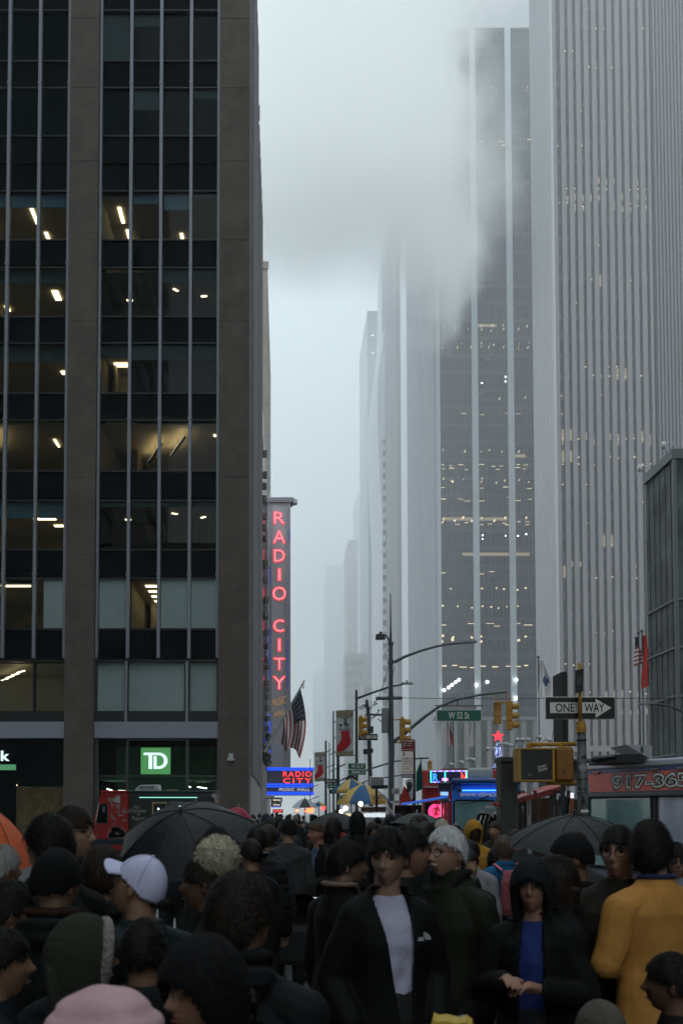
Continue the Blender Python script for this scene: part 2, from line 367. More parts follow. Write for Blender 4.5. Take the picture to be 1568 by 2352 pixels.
# bank signs (on the building: things of their own)
ts=thing('bank_sign','backlit green square bank sign with white letters TD in the shop window','sign',(XX(356),YF+.2,ZF(1777)))
MB().bx(XX(322),XX(390),YF+.1,YF+.22,ZF(1777),ZF(1716)).build('panel',E('td_green',(.10,.42,.13),.62),ts,bevel=.02)
tw=E('td_white',(.75,1,.95),1.15)
ax,az,us,vs_=XX(322),ZF(1777),XX(390)-XX(322),ZF(1716)-ZF(1777)
def tp(u,v): return V((ax+u*us,YF+.098,az+v*vs_))
m=MB(); m.prism([tp(.1,.72),tp(.1,.81),tp(.62,.81),tp(.62,.72)],(0,-.04,0)); m.prism([tp(.27,.2),tp(.27,.72),tp(.39,.72),tp(.39,.2)],(0,-.04,0))
m.prism([tp(.44,.2),tp(.44,.68),tp(.54,.68),tp(.54,.2)],(0,-.04,0))
n=12; outer=[(.62,.81)]+[(.62+.29*math.sin(math.pi*i/n),.505+.305*math.cos(math.pi*i/n)) for i in range(n+1)]+[(.44,.2)]
inner=[(.62,.71)]+[(.62+.17*math.sin(math.pi*i/n),.505+.205*math.cos(math.pi*i/n)) for i in range(n+1)]+[(.54,.3)]
for i in range(len(outer)-1):
    m.prism([tp(*outer[i]),tp(*outer[i+1]),tp(*inner[i+1]),tp(*inner[i])],(0,-.04,0))
m.prism([tp(.44,.2),tp(.54,.3),tp(.64,.3),tp(.64,.2)],(0,-.041,0))
m.build('letter',tw,ts)
ks=thing('shop_sign','white letters ending in k above a green bar, cut by the left picture edge','sign',(XX(-20),YF+.3,ZF(1766)))
text('Bank',(XX(-62),XX(15),ZF(1746),ZF(1722),YF+.42),tw,ks,ext=.03,bold=.02)
MB().bx(XX(-62),XX(30),YF+.38,YF+.44,ZF(1767),ZF(1754)).build('green_bar',E('green_bar_mat',(.15,.5,.25),.5),ks)
dc=thing('security_camera','small white security camera on the concrete pillar beside the bank windows','camera',(XX(530),YF-.4,ZF(1745)))
m=MB(); m.bx(XX(526),XX(536),YF-.5,YF-.36,ZF(1740),ZF(1731)); m.bx(XX(523),XX(538),YF-.55,YF-.36,ZF(1747),ZF(1741)); m.ell((XX(531),YF-.46,ZF(1740)),(.07,.07,.09)); m.build('housing',M('white_plastic',(.6,.6,.6),.4),dc)
# ================================================================ buildings behind the bank building on the left
def wing(name,label,x1,Y0,Y1,top,mat,wide=18,ribs=True,cat='building'):
    xr=X(x1,Y1); t=thing(name,label,cat,(xr-wide/2,Y0,0)); zt=Z(top,Y0)
    MB().bx(xr-wide,xr,Y0,Y1,0,zt).build('wall',mat,t)
    if ribs:
        r=MB(); y=Y0+.6
        while y<Y1-.5: r.bx(xr,xr+.12,y,y+.5,3.5,zt-.6); y+=1.5
        r.build('rib',side,t)
    p=MB(); p.bx(xr-wide-.1,xr+.14,Y0-.1,Y0,zt-.8,zt+.1); p.build('parapet',mat,t)
    return t
wing('office_block','grey ribbed office wing directly behind the bank building',599,57.2,68,247,side)
stone=M('pale_stone',(.26,.23,.205),.85,noise=.12,ns=.6,bump=.1)
t=wing('stone_tower','tall beige stone tower rising behind the red neon sign',621,118,150,602,stone,wide=22,ribs=False)
r=MB()
for z in range(6,58,4):
    for y in range(121,148,4): r.bx(X(621,150)-.02,X(621,150)+.03,y,y+1.6,z,z+2.2)
r.build('window',dglass,t)
mh=wing('theatre_building','brown stone music hall building carrying the neon sign',613,76,103,1012,M('brown_stone',(.13,.12,.10),.85,noise=.2,ns=1),wide=16,ribs=False)
r=MB()
xr=X(613,103)
for y in np.arange(78,102,2.6):
    r.bx(xr-.02,xr+.05,y,y+1.2,6,Z(1060,90))
r.build('window',dglass,mh)
r=MB()
for i in range(26): r.ob((xr+.12+rnd.uniform(0,.1),77+i,Z(1030,77)-i*.9-rnd.random()),.3,.3,.5,rz=rnd.random())
r.build('ornament',conc,mh)
# ================================================================ right towers
def grid_lights(m,x0,x1,Yp,rows_,dens,sx,sz,slant=0):
    for zy,cols in rows_:
        z=Z(zy,Yp)
        for c0,c1,stp in cols:
            x=c0
            while x<c1:
                if rnd.random()<dens:
                    p=D(x+rnd.uniform(-2,2),zy+rnd.uniform(-3,3),Yp)
                    m.ob((p.x,Yp,p.z),sx*rnd.uniform(.6,1.3),.05,sz*rnd.uniform(.7,1.2),ry=slant)
                x+=stp*rnd.uniform(.9,1.9)
pier=M('limestone_pier',(.165,.16,.172),.75,noise=.07,ns=.3)
warm=E('window_lamp',(1,.80,.48),1.25); warm2=E('window_glow',(.9,.75,.5),.26); white=E('white_lamp',(.9,.95,1),5)
Y1=170.; xl=X(1285,Y1); ztop=175
st=thing('striped_skyscraper','tall skyscraper of narrow pale piers and dark window strips at right','skyscraper',(xl+20,Y1,0))
sg=M('tower_glass',(.025,.03,.04),.2,noise=.5,ns=.12,spec=.35,stretch=(3,1,.6))
MB().bx(xl,xl+26,Y1+.7,Y1+14.5,0,ztop).build('core',sg,st)
# each pier in front of window strips
pw=X(1304,Y1)-X(1285,Y1)
sc_=Y1/2299.
xs_=[]; x=1288.
while x<1518: xs_.append(x); x+=18.6
for i,x in enumerate(xs_):
    a=xl+(x-1285)*sc_; ww=(11.5 if i else 9)*sc_
    MB().bx(a,a+ww*.92,Y1,Y1+.7,12,ztop).build('pier',pier,st)
    if i<len(xs_)-1:
        b=xl+(xs_[i+1]-1285)*sc_
        m=MB(); z=14.
        while z<ztop: m.bx(a+ww*.92,b,Y1+.58,Y1+.69,z,z+1.1); z+=3.5
        m.build('spandrel',M('tower_spandrel',(.03,.035,.05),.5,noise=.4,ns=.2),st)
m=MB()
x=xl+(1518-1285)*sc_
while x<xl+26: m.bx(x,x+.32,Y1-.0,Y1+.7,12,ztop); x+=.62
m.bx(xl+17.2,xl+26,Y1+.5,Y1+.69,12,ztop)
m.build('ribbed_pier',M('ribbed_pier_mat',(.12,.12,.14),.75),st)
m=MB(); y=Y1+.2
while y<Y1+14: m.bx(xl-.25,xl,y,y+.42,12,ztop); y+=.95
m.bx(xl-.1,xl+.6,Y1+.05,Y1+14.5,12,ztop)
m.build('ribbed_side',M('ribbed_side_mat',(.40,.41,.44),.75),st)
MB().bx(xl+.3,xl+26,Y1-.05,Y1+.68,Z(1720,Y1)-.4,Z(1712,Y1)).build('podium_band',pier,st)
m=MB()
for x in xs_: m.bx(xl+(x-1285)*sc_,xl+(x-1285)*sc_+11.5*sc_,Y1,Y1+.7,0,12)
m.build('base_column',pier,st)
def strip_lights(ylist,dens,h,mt,nm,wide=1.):
    m=MB()
    for y in ylist:
        for i in range(len(xs_)-1):
            if rnd.random()<dens:
                a=xs_[i]+12; b=xs_[i+1]-.5; p=D(a,y+rnd.uniform(-2,2),Y1); q=(b-a)*sc_
                xx=xl+(a-1285)*sc_
                m.bx(xx+q*.1,xx+q*(.1+.8*wide*rnd.uniform(.5,1)),Y1+.5,Y1+.56,p.z,p.z+h*rnd.uniform(.6,1.2))
    return m.build(nm,mt,st)
strip_lights([410,430,462,470,838,860,1005,1048,1325,1525,1590,1592,1065],.32,.14,warm,'lit_window',.9)
strip_lights([455,418,480,1008,1020,1600,1640,1300],.35,1.1,warm2,'lit_window')
strip_lights([60,110,150,250,330,560,640,690,905,950,1110,1150,1200,1250,1400,1450],.13,.18,warm,'lit_window',.5)
# pick a few warm floors
m=MB()
for (a,b,y) in ((1290,1330,995),(1290,1330,1045),(1380,1400,640),(1470,1500,1000),(1430,1465,855),(1290,1310,1310),(1380,1420,1240)):
    for i in range(len(xs_)-1):
        if a<=xs_[i]+14<=b:
            p=D(xs_[i]+12,y,Y1); xx=xl+(xs_[i]+12-1285)*sc_; m.bx(xx,xx+6*sc_,Y1+.5,Y1+.565,p.z-1,p.z+1)
m.build('lit_window',warm2,st)
# dark glass tower
Y2=215.; xl2=X(1013,Y2); s2=Y2/2299.; zt2=Z(64,Y2)
dt=thing('glass_skyscraper','dark blue glass skyscraper with two white vertical piers, half hidden in steam','skyscraper',(xl2+15,Y2,0))
dg=M('blue_tower_glass',(.008,.012,.026),.22,noise=.55,ns=.05,spec=.4,stretch=(1,1,2.))
MB().bx(xl2,xl2+42,Y2+.5,Y2+46,0,zt2).build('glass_wall',dg,dt)
white_p=M('white_marble_pier',(.45,.49,.54),.6,noise=.05,ns=.5)
for a,b in ((1008,1015.5),(1091,1104.5),(1175,1188.5),(1258,1271)):
    xa=xl2+(a-1013)*s2; MB().bx(xa,xa+(b-a)*s2,Y2-.3,Y2+.49,11,zt2).build('pier',white_p,dt)
m=MB(); x=1013
while x<1400:
    x+=8.6; xa=xl2+(x-1013)*s2; m.bx(xa,xa+.09,Y2+.36,Y2+.5,12,zt2)
m.build('mullion',M('tower_mullion',(.03,.036,.05),.4,metal=.5),dt)
m=MB(); z=12.
while z<zt2: m.bx(xl2,xl2+42,Y2+.4,Y2+.48,z,z+.9); z+=3.9
m.build('spandrel',M('blue_spandrel',(.012,.017,.03),.4),dt)
pz=M('pale_parapet',(.5,.52,.55),.7)
MB().bx(xl2-1,xl2+42,Y2-.2,Y2+46,zt2+.01,zt2+14).build('parapet',pz,dt)
m=MB(); y=Y2+.6
m.bx(xl2-.55,xl2-.02,Y2-.28,Y2+46,0,zt2)
while y<Y2+46: m.bx(xl2-1.3,xl2-.56,y,y+1.2,11,zt2); y+=3.1
m.build('side_pier',M('side_marble',(.36,.38,.42),.7),dt)
def tl(ys,dens,mt,sx,sz,slant=0.,c=((1017,1088,18),(1106,1172,18),(1190,1216,14))):
    m=MB(); grid_lights(m,0,0,Y2+.3,[(y,c) for y in ys],dens,sx,sz,slant); m.build('lit_window',mt,dt)
tl([200,205],.5,warm,.12,.5,.35); tl([322,333],.35,warm,.9,.16)
tl([748,756,788,796],.75,warm,.12,.6,.35); tl([865,878],.3,white,.3,.3); tl([913,1035,1100,1106],.55,warm,.14,.5,.5); tl([950,1143,1147],.5,warm,1.1,.08)
tl([1068,1075,1198,1204,1118],.6,warm,.9,.1); tl([1105,1190,1196],.6,warm,.3,.6,.6); tl([1228,1240],.5,white,.28,.28)
tl([1318,1312],.2,warm,1.2,.12); tl([1352,1393],.6,warm,.4,.3); tl([1437,1432],.3,warm,1.6,.12); tl([1462,1470],.5,warm,.5,.5,1.)
tl([1530],.9,warm,1.4,.2)
m=MB()
for (a,b,y) in ((1066,1092,1271),(1104,1174,1271),(1188,1222,1271),(1020,1090,1190),(1106,1172,1190),(1106,1150,745),(1190,1215,1045)):
    p=D(a,y,Y2); q=D(b,y,Y2); m.bx(xl2+(a-1013)*s2,xl2+(b-1013)*s2,Y2+.3,Y2+.35,p.z-.35,p.z+.35)
m.build('lit_window',E('dim_row',(1,.8,.5),.26),dt)
for x,y in ((1020,1584),(1030,1578),(1038,1572),(1046,1566),(1054,1560),(1119,1565),(1094,1572),(1186,1560),(1185,1602)):
    p=D(x,y,Y2-1); MB().ell((p.x,Y2-.8,p.z),.33,8,6).build('lobby_lamp',E('lobby_white',(.9,.97,1),9),dt)
m=MB(); m.bx(xl2-2,xl2+42,Y2-3,Y2-.4,Z(1655,Y2),Z(1648,Y2))
for x in range(1010,1230,26): xa=xl2+(x-1013)*s2; m.bx(xa,xa+.9,Y2-2.6,Y2-1.6,0,Z(1655,Y2))
m.build('podium',M('podium_stone',(.18,.18,.19),.8),dt)
# farther towers on the right side of the avenue
def tower(name,label,x0,x1,Yn,dep,top,mat,zt=None,extra=None):
    a=X(x0,Yn); b=X(x1,Yn); t=thing(name,label,'skyscraper',((a+b)/2,Yn,0)); z=zt or Z(top,Yn)
    MB().bx(a,b,Yn,Yn+dep,0,z).build('wall',mat,t); return t,a,b,z
wm=M('white_tower',(.85,.88,.92),.6); 
t,a,b,z=tower('white_slab','bright white marble slab tower beside the blue glass skyscraper',940,955,285,30,600,wm,zt=186)
m=MB(); y=286
for k in range(60): m.bx(a-.25,a-.01,285.3+k*.5,285.5+k*.5,0,z-2)
m.build('rib',wm,t)
t,a,b,z=tower('ribbed_tower','grey tower with close vertical ribs behind the white slab',912,945,300,40,560,M('ribbed_grey',(.12,.12,.14),.7),zt=188)
m=MB()
for k in range(13): m.bx(a+k*.36,a+k*.36+.16,299.6,299.99,0,z)
m.build('rib',M('rib_pale',(.42,.42,.45),.7),t)
# curved flare tower
cv=thing('curved_tower','pale office tower with a face that curves outward toward its base','skyscraper',(X(890,330),330,0))
prof=[(895,480),(891,631),(889,700),(878,790),(868,860),(866,930),(867,975),(872,1100),(878,1200),(878,1700)]
m=MB(); pts=[D(x,y,330) for x,y in prof]; pts=[V((p.x,330,p.z)) for p in pts]
Rr=X(925,330); poly=pts+[V((pts[-1].x,330,0)),V((Rr,330,0)),V((Rr,330,pts[0].z))]
m.prism(poly,(0,40,0)); m.build('wall',M('curved_pale',(.5,.53,.56),.7),cv)
m=MB()
for i in range(26):
    y=1008+i*26; p=D(879,y,329.7); q=D(911,y+12,329.7); m.bx(p.x,q.x,329.6,329.99,q.z,p.z)
m.build('window_band',M('band_glass',(.02,.03,.04),.3),cv)
t,a,b,z=tower('glass_tower','bluish glass tower with a flat top, fading in the fog beyond the curved one',847,900,420,45,713,M('far_glass',(.05,.08,.1),.3))
m=MB()
for k in range(12):
    for j in range(4):
        if rnd.random()<.3: p=D(853+j*7,770+k*40,419.7); m.bx(p.x,p.x+.8,419.6,419.8,p.z,p.z+.3)
m.build('lit_window',white,t)
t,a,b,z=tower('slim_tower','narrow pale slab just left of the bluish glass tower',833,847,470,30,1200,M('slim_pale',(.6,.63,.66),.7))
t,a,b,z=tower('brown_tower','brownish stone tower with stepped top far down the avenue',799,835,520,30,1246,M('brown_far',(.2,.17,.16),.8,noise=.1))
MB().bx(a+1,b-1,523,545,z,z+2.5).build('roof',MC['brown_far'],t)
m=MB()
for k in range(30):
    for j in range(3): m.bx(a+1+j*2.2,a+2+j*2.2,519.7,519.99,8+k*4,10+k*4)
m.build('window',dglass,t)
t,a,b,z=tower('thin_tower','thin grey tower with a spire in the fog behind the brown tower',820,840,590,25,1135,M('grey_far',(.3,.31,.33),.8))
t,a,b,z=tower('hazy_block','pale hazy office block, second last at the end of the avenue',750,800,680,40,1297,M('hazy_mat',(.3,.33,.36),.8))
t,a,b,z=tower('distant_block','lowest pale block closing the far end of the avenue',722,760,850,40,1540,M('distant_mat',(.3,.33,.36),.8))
for k,(x0,x1,y,Yq) in enumerate(((835,880,1560,380),(795,850,1500,450))):
    t,a,b,z=tower('low_block',['grey low building with lit crown beside the glass tower base','brownish setback building low on the right of the avenue'][k],x0,x1,Yq,20,y,M('low_block_mat%d'%k,((.25,.25,.27),(.2,.18,.18))[k],.8))
    m=MB()
    for q in range(6):
        for j in range(7): m.bx(a+.4+j*(b-a)/7,a+.4+j*(b-a)/7+(b-a)/14,Yq-.2,Yq-.01,z-6-q*5,z-3-q*5)
    m.build('window',dglass,t)
# green glass building at right edge
gb=thing('green_glass_building','green glass office building with angled metal joints at the right edge','building',(24,58,0))
Ye,Yn_=60.,55.6; xe=X(1487,Ye,1400); zt=Z(1112,Ye)
gg=M('green_glass',(.085,.115,.12),.12,noise=.7,ns=.35,spec=.5)
MB().bx(xe,xe+14,Yn_,Ye,0,zt).build('glass_wall',gg,gb)
m=MB(); al2=M('joint_metal',(.22,.25,.26),.4,metal=.5)
for y in (1411,1513,1616,1741): 
    z=Z(y,Ye); m.bx(xe-.09,xe-.005,Yn_-.09,Ye,z-.06,z+.06); m.bx(xe,xe+14,Yn_-.09,Yn_-.005,z-.06,z+.06)
m.bx(xe-.15,xe+14,Yn_-.15,Ye+.1,zt+.002,zt+.55)
for y in (Yn_,): m.bx(xe-.1,xe+.1,y-.1,y+.1,0,zt)
m.build('joint',al2,gb)
m=MB()
for k in range(5): m.bx(xe-.03,xe-.004,Yn_+.5+k*.85,Yn_+.53+k*.85,0,zt)
for k in range(8): m.bx(xe+1.3+k*1.4,xe+1.33+k*1.4,Yn_-.03,Yn_-.004,0,zt)
m.build('mullion',M('thin_mullion',(.04,.05,.05),.5),gb)
for i,(x,y) in enumerate(((1482,1108),(1540,1048))):
    yy=Ye-.3 if i==0 else Yn_+.3
    c_=tag(MB().tube([(xe+.3,yy,zt+.5),(xe+.1,yy,zt+1.),(xe-.4,yy,zt+1.05)],.04,6).ell((xe-.45,yy,zt+.9),(.16,.16,.22),10,8).build('security_camera',M('white_plastic',(.6,.6,.6),.4)),
      ['farther security camera on the green glass roof edge','nearer security camera on the green glass roof edge'][i],'camera','roof edge cameras')

# ================================================================ unseen blocks added beside and behind the camera to shade the street
for nm,lb,x0,x1,y0,y1,h in (('rear_left_shade_block','unseen dark office block added behind the viewer at left to shade the street',-60,-1.5,-75,-40,38),
  ('rear_right_shade_block','unseen office slab added behind the viewer at right to shade the street',20,75,-75,-40,42),
  ('right_shade_block','unseen dark corner tower added right of the viewer to shade the street',24,60,-36,40,65),
  ('left_shade_block','unseen dark office block added left of the viewer to shade the street',-60,-15,-36,24,80)):
    t=thing(nm,lb,'building',((x0+x1)/2,(y0+y1)/2,0))
    MB().bx(x0,x1,y0,y1,0,h).build('wall',M(nm+'_mat',(.09,.085,.08),.85,noise=.2,ns=.5),t)
    m=MB()
    for z in range(4,h-4,4):
        if y1<0: m.bx(x0+1,x1-1,y1,y1+.06,z,z+2.2)
        elif x0>0: m.bx(x0-.06,x0,y0+1,y1-1,z,z+2.2)
        else: m.bx(x1,x1+.06,y0+1,y1-1,z,z+2.2)
    m.build('window_band',dglass,t)
def P_(x,y,Y,dy=0): p=D(x,y,Y); return V((p.x,Y+dy,p.z))
# ================================================================ neon theatre sign
YS=104.; sg_=M('neon_sign_metal',(.36,.35,.39),.5,noise=.08,ns=.8,metal=.1)
ns_=thing('neon_sign','tall vertical sign with red neon letters RADIO CITY on the music hall','sign',(X(640,YS),YS,Z(1770,YS)))
def BX(x0,x1,y0,y1,Y,dy0,dy1,m=None):
    """box covering view rect at depth Y (front at Y+dy0, back at Y+dy1)"""
    m=m or MB(); p=D(x0,y1,Y); q=D(x1,y0,Y); return m.bx(p.x,q.x,Y+dy0,Y+dy1,p.z,q.z)
BX(617,667,1152,1770,YS,0,1.4).build('panel',sg_,ns_)
m=MB(); 
for x in (615.5,619.5,624,657,661.5,666): BX(x-.9,x+.9,1152,1770,YS,-.12,-.001,m)
m.build('ribbing',sg_,ns_)
m=MB(); zc=Z(1153,YS)
for k,(g,h) in enumerate(((0,.14),(.06,.14),(.12,.14))): m.bx(X(613,YS)-g,X(672,YS)+g,YS-.3-g,YS+1.6,zc+k*.15,zc+k*.15+h)
m.tube([(X(672,YS),YS+.6,zc),(X(672,YS),YS+.6,zc+.44)],.52,20); m.build('cap',sg_,ns_)
neon=E('red_neon',(1,.045,.055),2.3); neon2=E('pink_neon_core',(1,.17,.22),2.6); blue=E('blue_neon',(.01,.08,1),1.4); bluedim=E('blue_neon_dim',(.03,.08,.8),.45)
redpan=M('letter_red',(.4,.02,.05),.5)
for s,y0,y1,w_ in (('R',1175,1203,26),('A',1217,1247,28),('D',1261,1290,26),('I',1305,1333,7),('O',1347,1378,32),('C',1422,1451,26),('I',1466,1495,7),('T',1510,1538,26),('Y',1552,1583,30)):
    c0=641 if s!='C' else 640
    text(s,(X(c0-w_/2,YS,y0),X(c0+w_/2,YS,y0),Z(y1,YS),Z(y0,YS),YS-.02),neon,ns_,'letter',ext=.05,bold=.0)
    text(s,(X(c0-w_/2+2.2,YS,y0),X(c0+w_/2-2.2,YS,y0),Z(y1-2,YS),Z(y0+2,YS),YS-.1),neon2,ns_,'neon_tube',ext=.03,bold=-.024)
m=MB(); BX(618.6,620.2,1640,1745,YS,-.2,-.12,m); m.build('blue_tube',blue,ns_)
m=MB(); BX(664,665.4,1215,1242,YS,-.2,-.12,m); BX(618.6,620.2,1300,1345,YS,-.2,-.12,m); BX(618.6,620.2,1440,1560,YS,-.2,-.12,m);BX(660,661.4,1470,1580,YS,-.2,-.12,m); m.build('blue_tube',bluedim,ns_)
gold=E('gold_letters',(1,.55,.2),.35)
for s,b in (('MUSIC',(624,656,1598,1626)),('HALL',(629,655,1626,1650))):
    P=D(b[0],b[3]-2,YS-.05); Q=D(b[1],b[3]-12,YS-.05); H=D(b[0],b[2]+9,YS-.05)
    text(s,(0,1,0,1,0),gold,ns_,'small_letter',ext=.04,bold=-.01,slant=.2,frame=(P,Q-P,H-P,V((0,-1,0))))
mq=thing('marquee','theatre marquee with blue neon bands and red RADIO CITY lettering','marquee',(X(665,YS-2),YS-2,Z(1823,YS-2)))
YM=YS-2
BX(612,719,1762,1824,YM,0,7).build('panel',M('marquee_panel',(.10,.10,.14),.5),mq)
for y0,y1 in ((1762,1765),(1766,1769),(1799,1802.5),(1804,1807.5),(1818,1821),(1822,1825)):
    BX(610 if y0<1800 else 608,721,y0,y1,YM,-.15,-.05).build('blue_tube',blue,mq)
for s,x0,x1,y0,y1,mt in (('RADIO',650,715,1771,1783,neon),('CITY',650,715,1786.5,1798,neon),('MUSIC HALL',641,711,1809,1816,E('white_letters',(.85,.9,1),.8))):
    text(s,(X(x0,YM),X(x1,YM),Z(y1,YM),Z(y0,YM),YM-.06),mt,mq,'letter',ext=.04,bold=.0,gap=1.25)
aw=thing('awning','thin white canopy under the marquee left end','canopy',(X(612,90),90,Z(1830,90)))
BX(591,630,1825,1831,90,0,3).build('canopy_roof',M('white_canopy',(.55,.55,.55),.6),aw)
BX(592,629,1831.3,1833,90,.05,2.9).build('valance',M('canopy_valance',(.3,.3,.32),.7),aw)
for i,(x0,x1,y0,y1,tb0,tb1) in enumerate(((622,648,1831,1842,1833.5,1840),(622,646,1843,1852,1845,1850.5))):
    Yq=88+i*9
    t=thing('subway_sign',['black subway entrance sign under the white canopy','smaller subway sign just below the first one, with a blue bar'][i],'sign',(X(635,Yq),Yq,Z(y1,Yq)),group='subway signs')
    BX(x0,x1,y0,y1,Yq,0,.2).build('panel',blackm,t)
    text('Subway',(X(x0+5,Yq),X(x1-3,Yq),Z(tb1,Yq),Z(tb0,Yq),Yq-.02),E('sign_white',(1,.95,.8),1.1),t,ext=.01,bold=.01)
    BX(x0+1,x1-3,y1+.3,y1+1.6,Yq,-.05,.05).build('light_bar',blue if i else blackm,t)
t=thing('open_sign','small red neon window sign low under the subway signs','sign',(X(635,99),99,Z(1866,99)))
MB().tube([P_(628,1860,99),P_(633,1864,99),P_(637,1859.5,99),P_(641,1864,99),P_(648,1860,99)],.05,6).build('neon_tube',neon,t); BX(626,650,1858,1866,99,.1,.15).build('panel',blackm,t)
# ================================================================ poles and signals
galv=M('galvanised_steel',(.10,.115,.125),.5,metal=.5,noise=.25,ns=6,rnoise=.15)
yel=M('signal_yellow',(.46,.25,.03),.45,noise=.22,ns=8,rnoise=.15)
dkp=M('dark_pole',(.035,.04,.042),.5,noise=.2)
grn=M('sign_green',(.0,.13,.085),.4,noise=.1); swh=M('sign_white_paint',(.85,.85,.83),.5,noise=.06); sbk=M('sign_black_paint',(.008,.008,.01),.4,noise=.2)
lensd=M('lens_dark',(.03,.015,.01),.2)
def signal(x0,x1,y0,y1,Y,rz,label,group='traffic signals over the crossing'):
    p=D((x0+x1)/2,(y0+y1)/2,Y); h=abs(Z(y0,Y)-Z(y1,Y)); u=h/3
    t=thing('traffic_signal',label,'traffic light',(p.x,Y,p.z-h/2),0,group)
    m=MB()
    for k in range(3): m.ob((0,0,u*(k+.5)),u*.98,u*.62,u*.95)
    m.ob((0,0,h+.03),u*.3,u*.3,.08); m.build('housing',yel,t,bevel=.02,local=True)
    for k in range(3):
        m=MB(); n=12; z=u*(k+.5); r=u*.40; L0=u*.3; L1=u*1.0
        for i in range(n):
            a0=R(-40+260*i/n); a1=R(-40+260*(i+1)/n)
            q=[(r*math.cos(a0),-L0,z+r*math.sin(a0)),(r*math.cos(a1),-L0,z+r*math.sin(a1)),(r*math.cos(a1),-L1+.0*r,z+r*math.sin(a1)),(r*math.cos(a0),-L1,z+r*math.sin(a0))]
            m.quad(*q)
        v=m.build('visor',yel,t,local=True); s_=v.modifiers.new('s','SOLIDIFY'); s_.thickness=.012
        m=MB(); m.ell((0,-L0,z),(r*.9,.02,r*.9),14,8); m.build('lens',lensd,t,local=True)
    t.rotation_euler=(0,0,rz); return t
YP=42.
pa=thing('street_light_pole','thick grey steel street pole with camera, lamp arm and crossbar at the corner','pole',(X(898,YP),YP,0))
m=MB(); xb=X(898,YP); m.tube([(xb,YP,0),(xb,YP,Z(1700,YP)),(xb,YP,Z(1475,YP))],[.13,.115,.085],16); m.tube([(xb,YP,Z(1475,YP)),(xb,YP,Z(1445,YP)),(xb,YP,Z(1362,YP))],[.06,.04,.02],8)
for y in (1478,1520,1602,1700): m.tube([(xb,YP,Z(y+4,YP)),(xb,YP,Z(y-4,YP))],.125,16)
m.build('pole',galv,pa)
MB().tube([P_(*q,YP) for q in ((905,1520),(930,1507),(965,1494),(1000,1484),(1033,1478),(1066,1475))],[.07,.06,.055,.05,.045,.04],10).build('lamp_arm',galv,pa)
MB().ob(P_(1077,1473.5,YP),.62,.28,.09,ry=-.05).ob(P_(1072,1472,YP),.3,.2,.12).ell(P_(1070,1469,YP),.05,8,6).build('lamp_head',M('lamp_head_grey',(.3,.31,.33),.5),pa,bevel=.02)
MB().tube([P_(863,1603,YP),P_(923,1602,YP)],.075,12).build('crossbar',galv,pa)
MB().tube([P_(896,1478,YP),P_(891,1465,YP),P_(886,1458,YP),P_(878,1457,YP)],.035,8).build('camera_arm',galv,pa)
MB().ob(P_(873,1462,YP),.38,.3,.22).ob(P_(882,1464,YP),.1,.2,.12).ell(P_(874,1453,YP),.07).build('camera_housing',dkp,pa,bevel=.03)
BX(876.5,890.5,1626,1682,YP,-.2,.15).build('control_box',M('cabinet_grey',(.22,.24,.26),.5,noise=.1),pa,bevel=.03)
m=MB()
m.tube([P_(892,1490,YP,-.1),P_(884,1500,YP,-.1),P_(886,1512,YP,-.1),P_(893,1514,YP,-.1)],.012,5)
m.tube([P_(893,1525,YP,-.15),P_(880,1570,YP,-.15),P_(870,1600,YP,-.15),P_(847,1632,YP+2)],.014,5)
m.tube([P_(905,1530,YP,-.15),P_(899,1560,YP,-.15),P_(893,1600,YP,-.15),P_(884,1625,YP,-.15)],.014,5)
m.tube([P_(890,1640,YP,-.25),P_(887,1655,YP,-.25),P_(890,1690,YP,-.2),P_(893,1700,YP,-.2)],.012,5)
m.tube([P_(905,1700,YP,-.15),P_(903,1750,YP,-.16),P_(893,1770,YP,-.16),P_(892,1840,YP,-.15)],.014,5)
m.build('cable',blackm,pa)
tag(MB().tube([P_(922,1602,YP),P_(1040,1604,YP),P_(1250,1603,YP),P_(1568,1603,YP)],.014,5).build('overhead_wire',blackm),'thin black overhead wire running right from the corner pole','wire')
ma=thing('mast_arm','long curved steel mast arm carrying the green street sign and two signals','pole',P_(905,1699,YP))
MB().tube([P_(*q,YP) for q in ((903,1702),(925,1688),(945,1670),(976,1645),(1008,1622),(1051,1605),(1108,1594),(1164,1588))],[.085,.08,.075,.07,.062,.056,.05,.045],10).build('arm',galv,ma)
MB().tube([P_(999,1620,YP),P_(1108,1620,YP)],.03,8).tube([P_(1051,1605,YP),P_(1051,1620,YP)],.03,6).tube([P_(1016,1620,YP),P_(1016,1630,YP)],.025,6).tube([P_(1092,1620,YP),P_(1092,1630,YP)],.025,6).build('sign_hanger',galv,ma)
MB().tube([P_(1137,1592,YP),P_(1142,1614,YP)],.03,6).tube([P_(1162,1588,YP),P_(1163,1602,YP),P_(1172,1612,YP)],.03,6).tube([P_(1134,1613,YP),P_(1178,1611,YP)],.035,8).build('signal_hanger',yel,ma)
def street_sign(x0,x1,y0,y1,Y,s,label,small=None,name='street_sign'):
    t=thing(name,label,'street sign',P_((x0+x1)/2,y1,Y)); BX(x0,x1,y0,y1,Y,0,.03).build('border',swh,t)
    e=(x1-x0)*.012; BX(x0+e,x1-e,y0+e,y1-e,Y,-.006,-.002).build('panel',grn,t)
    w_=x1-x0;h_=y1-y0
    a,b=(.27,.73) if not small else small
    text(s,(X(x0+w_*a,Y),X(x0+w_*b,Y),Z(y1-h_*.22,Y),Z(y0+h_*.2,Y),Y-.008),swh,t,ext=.003,bold=.012); return t
street_sign(1002,1106,1629,1656,YP-.1,'W 52 St','large green W 52 St sign hanging from the mast arm')
signal(917,931,1649,1706,YP,R(78),'yellow traffic signal on the thick corner pole, half behind the parking sign')
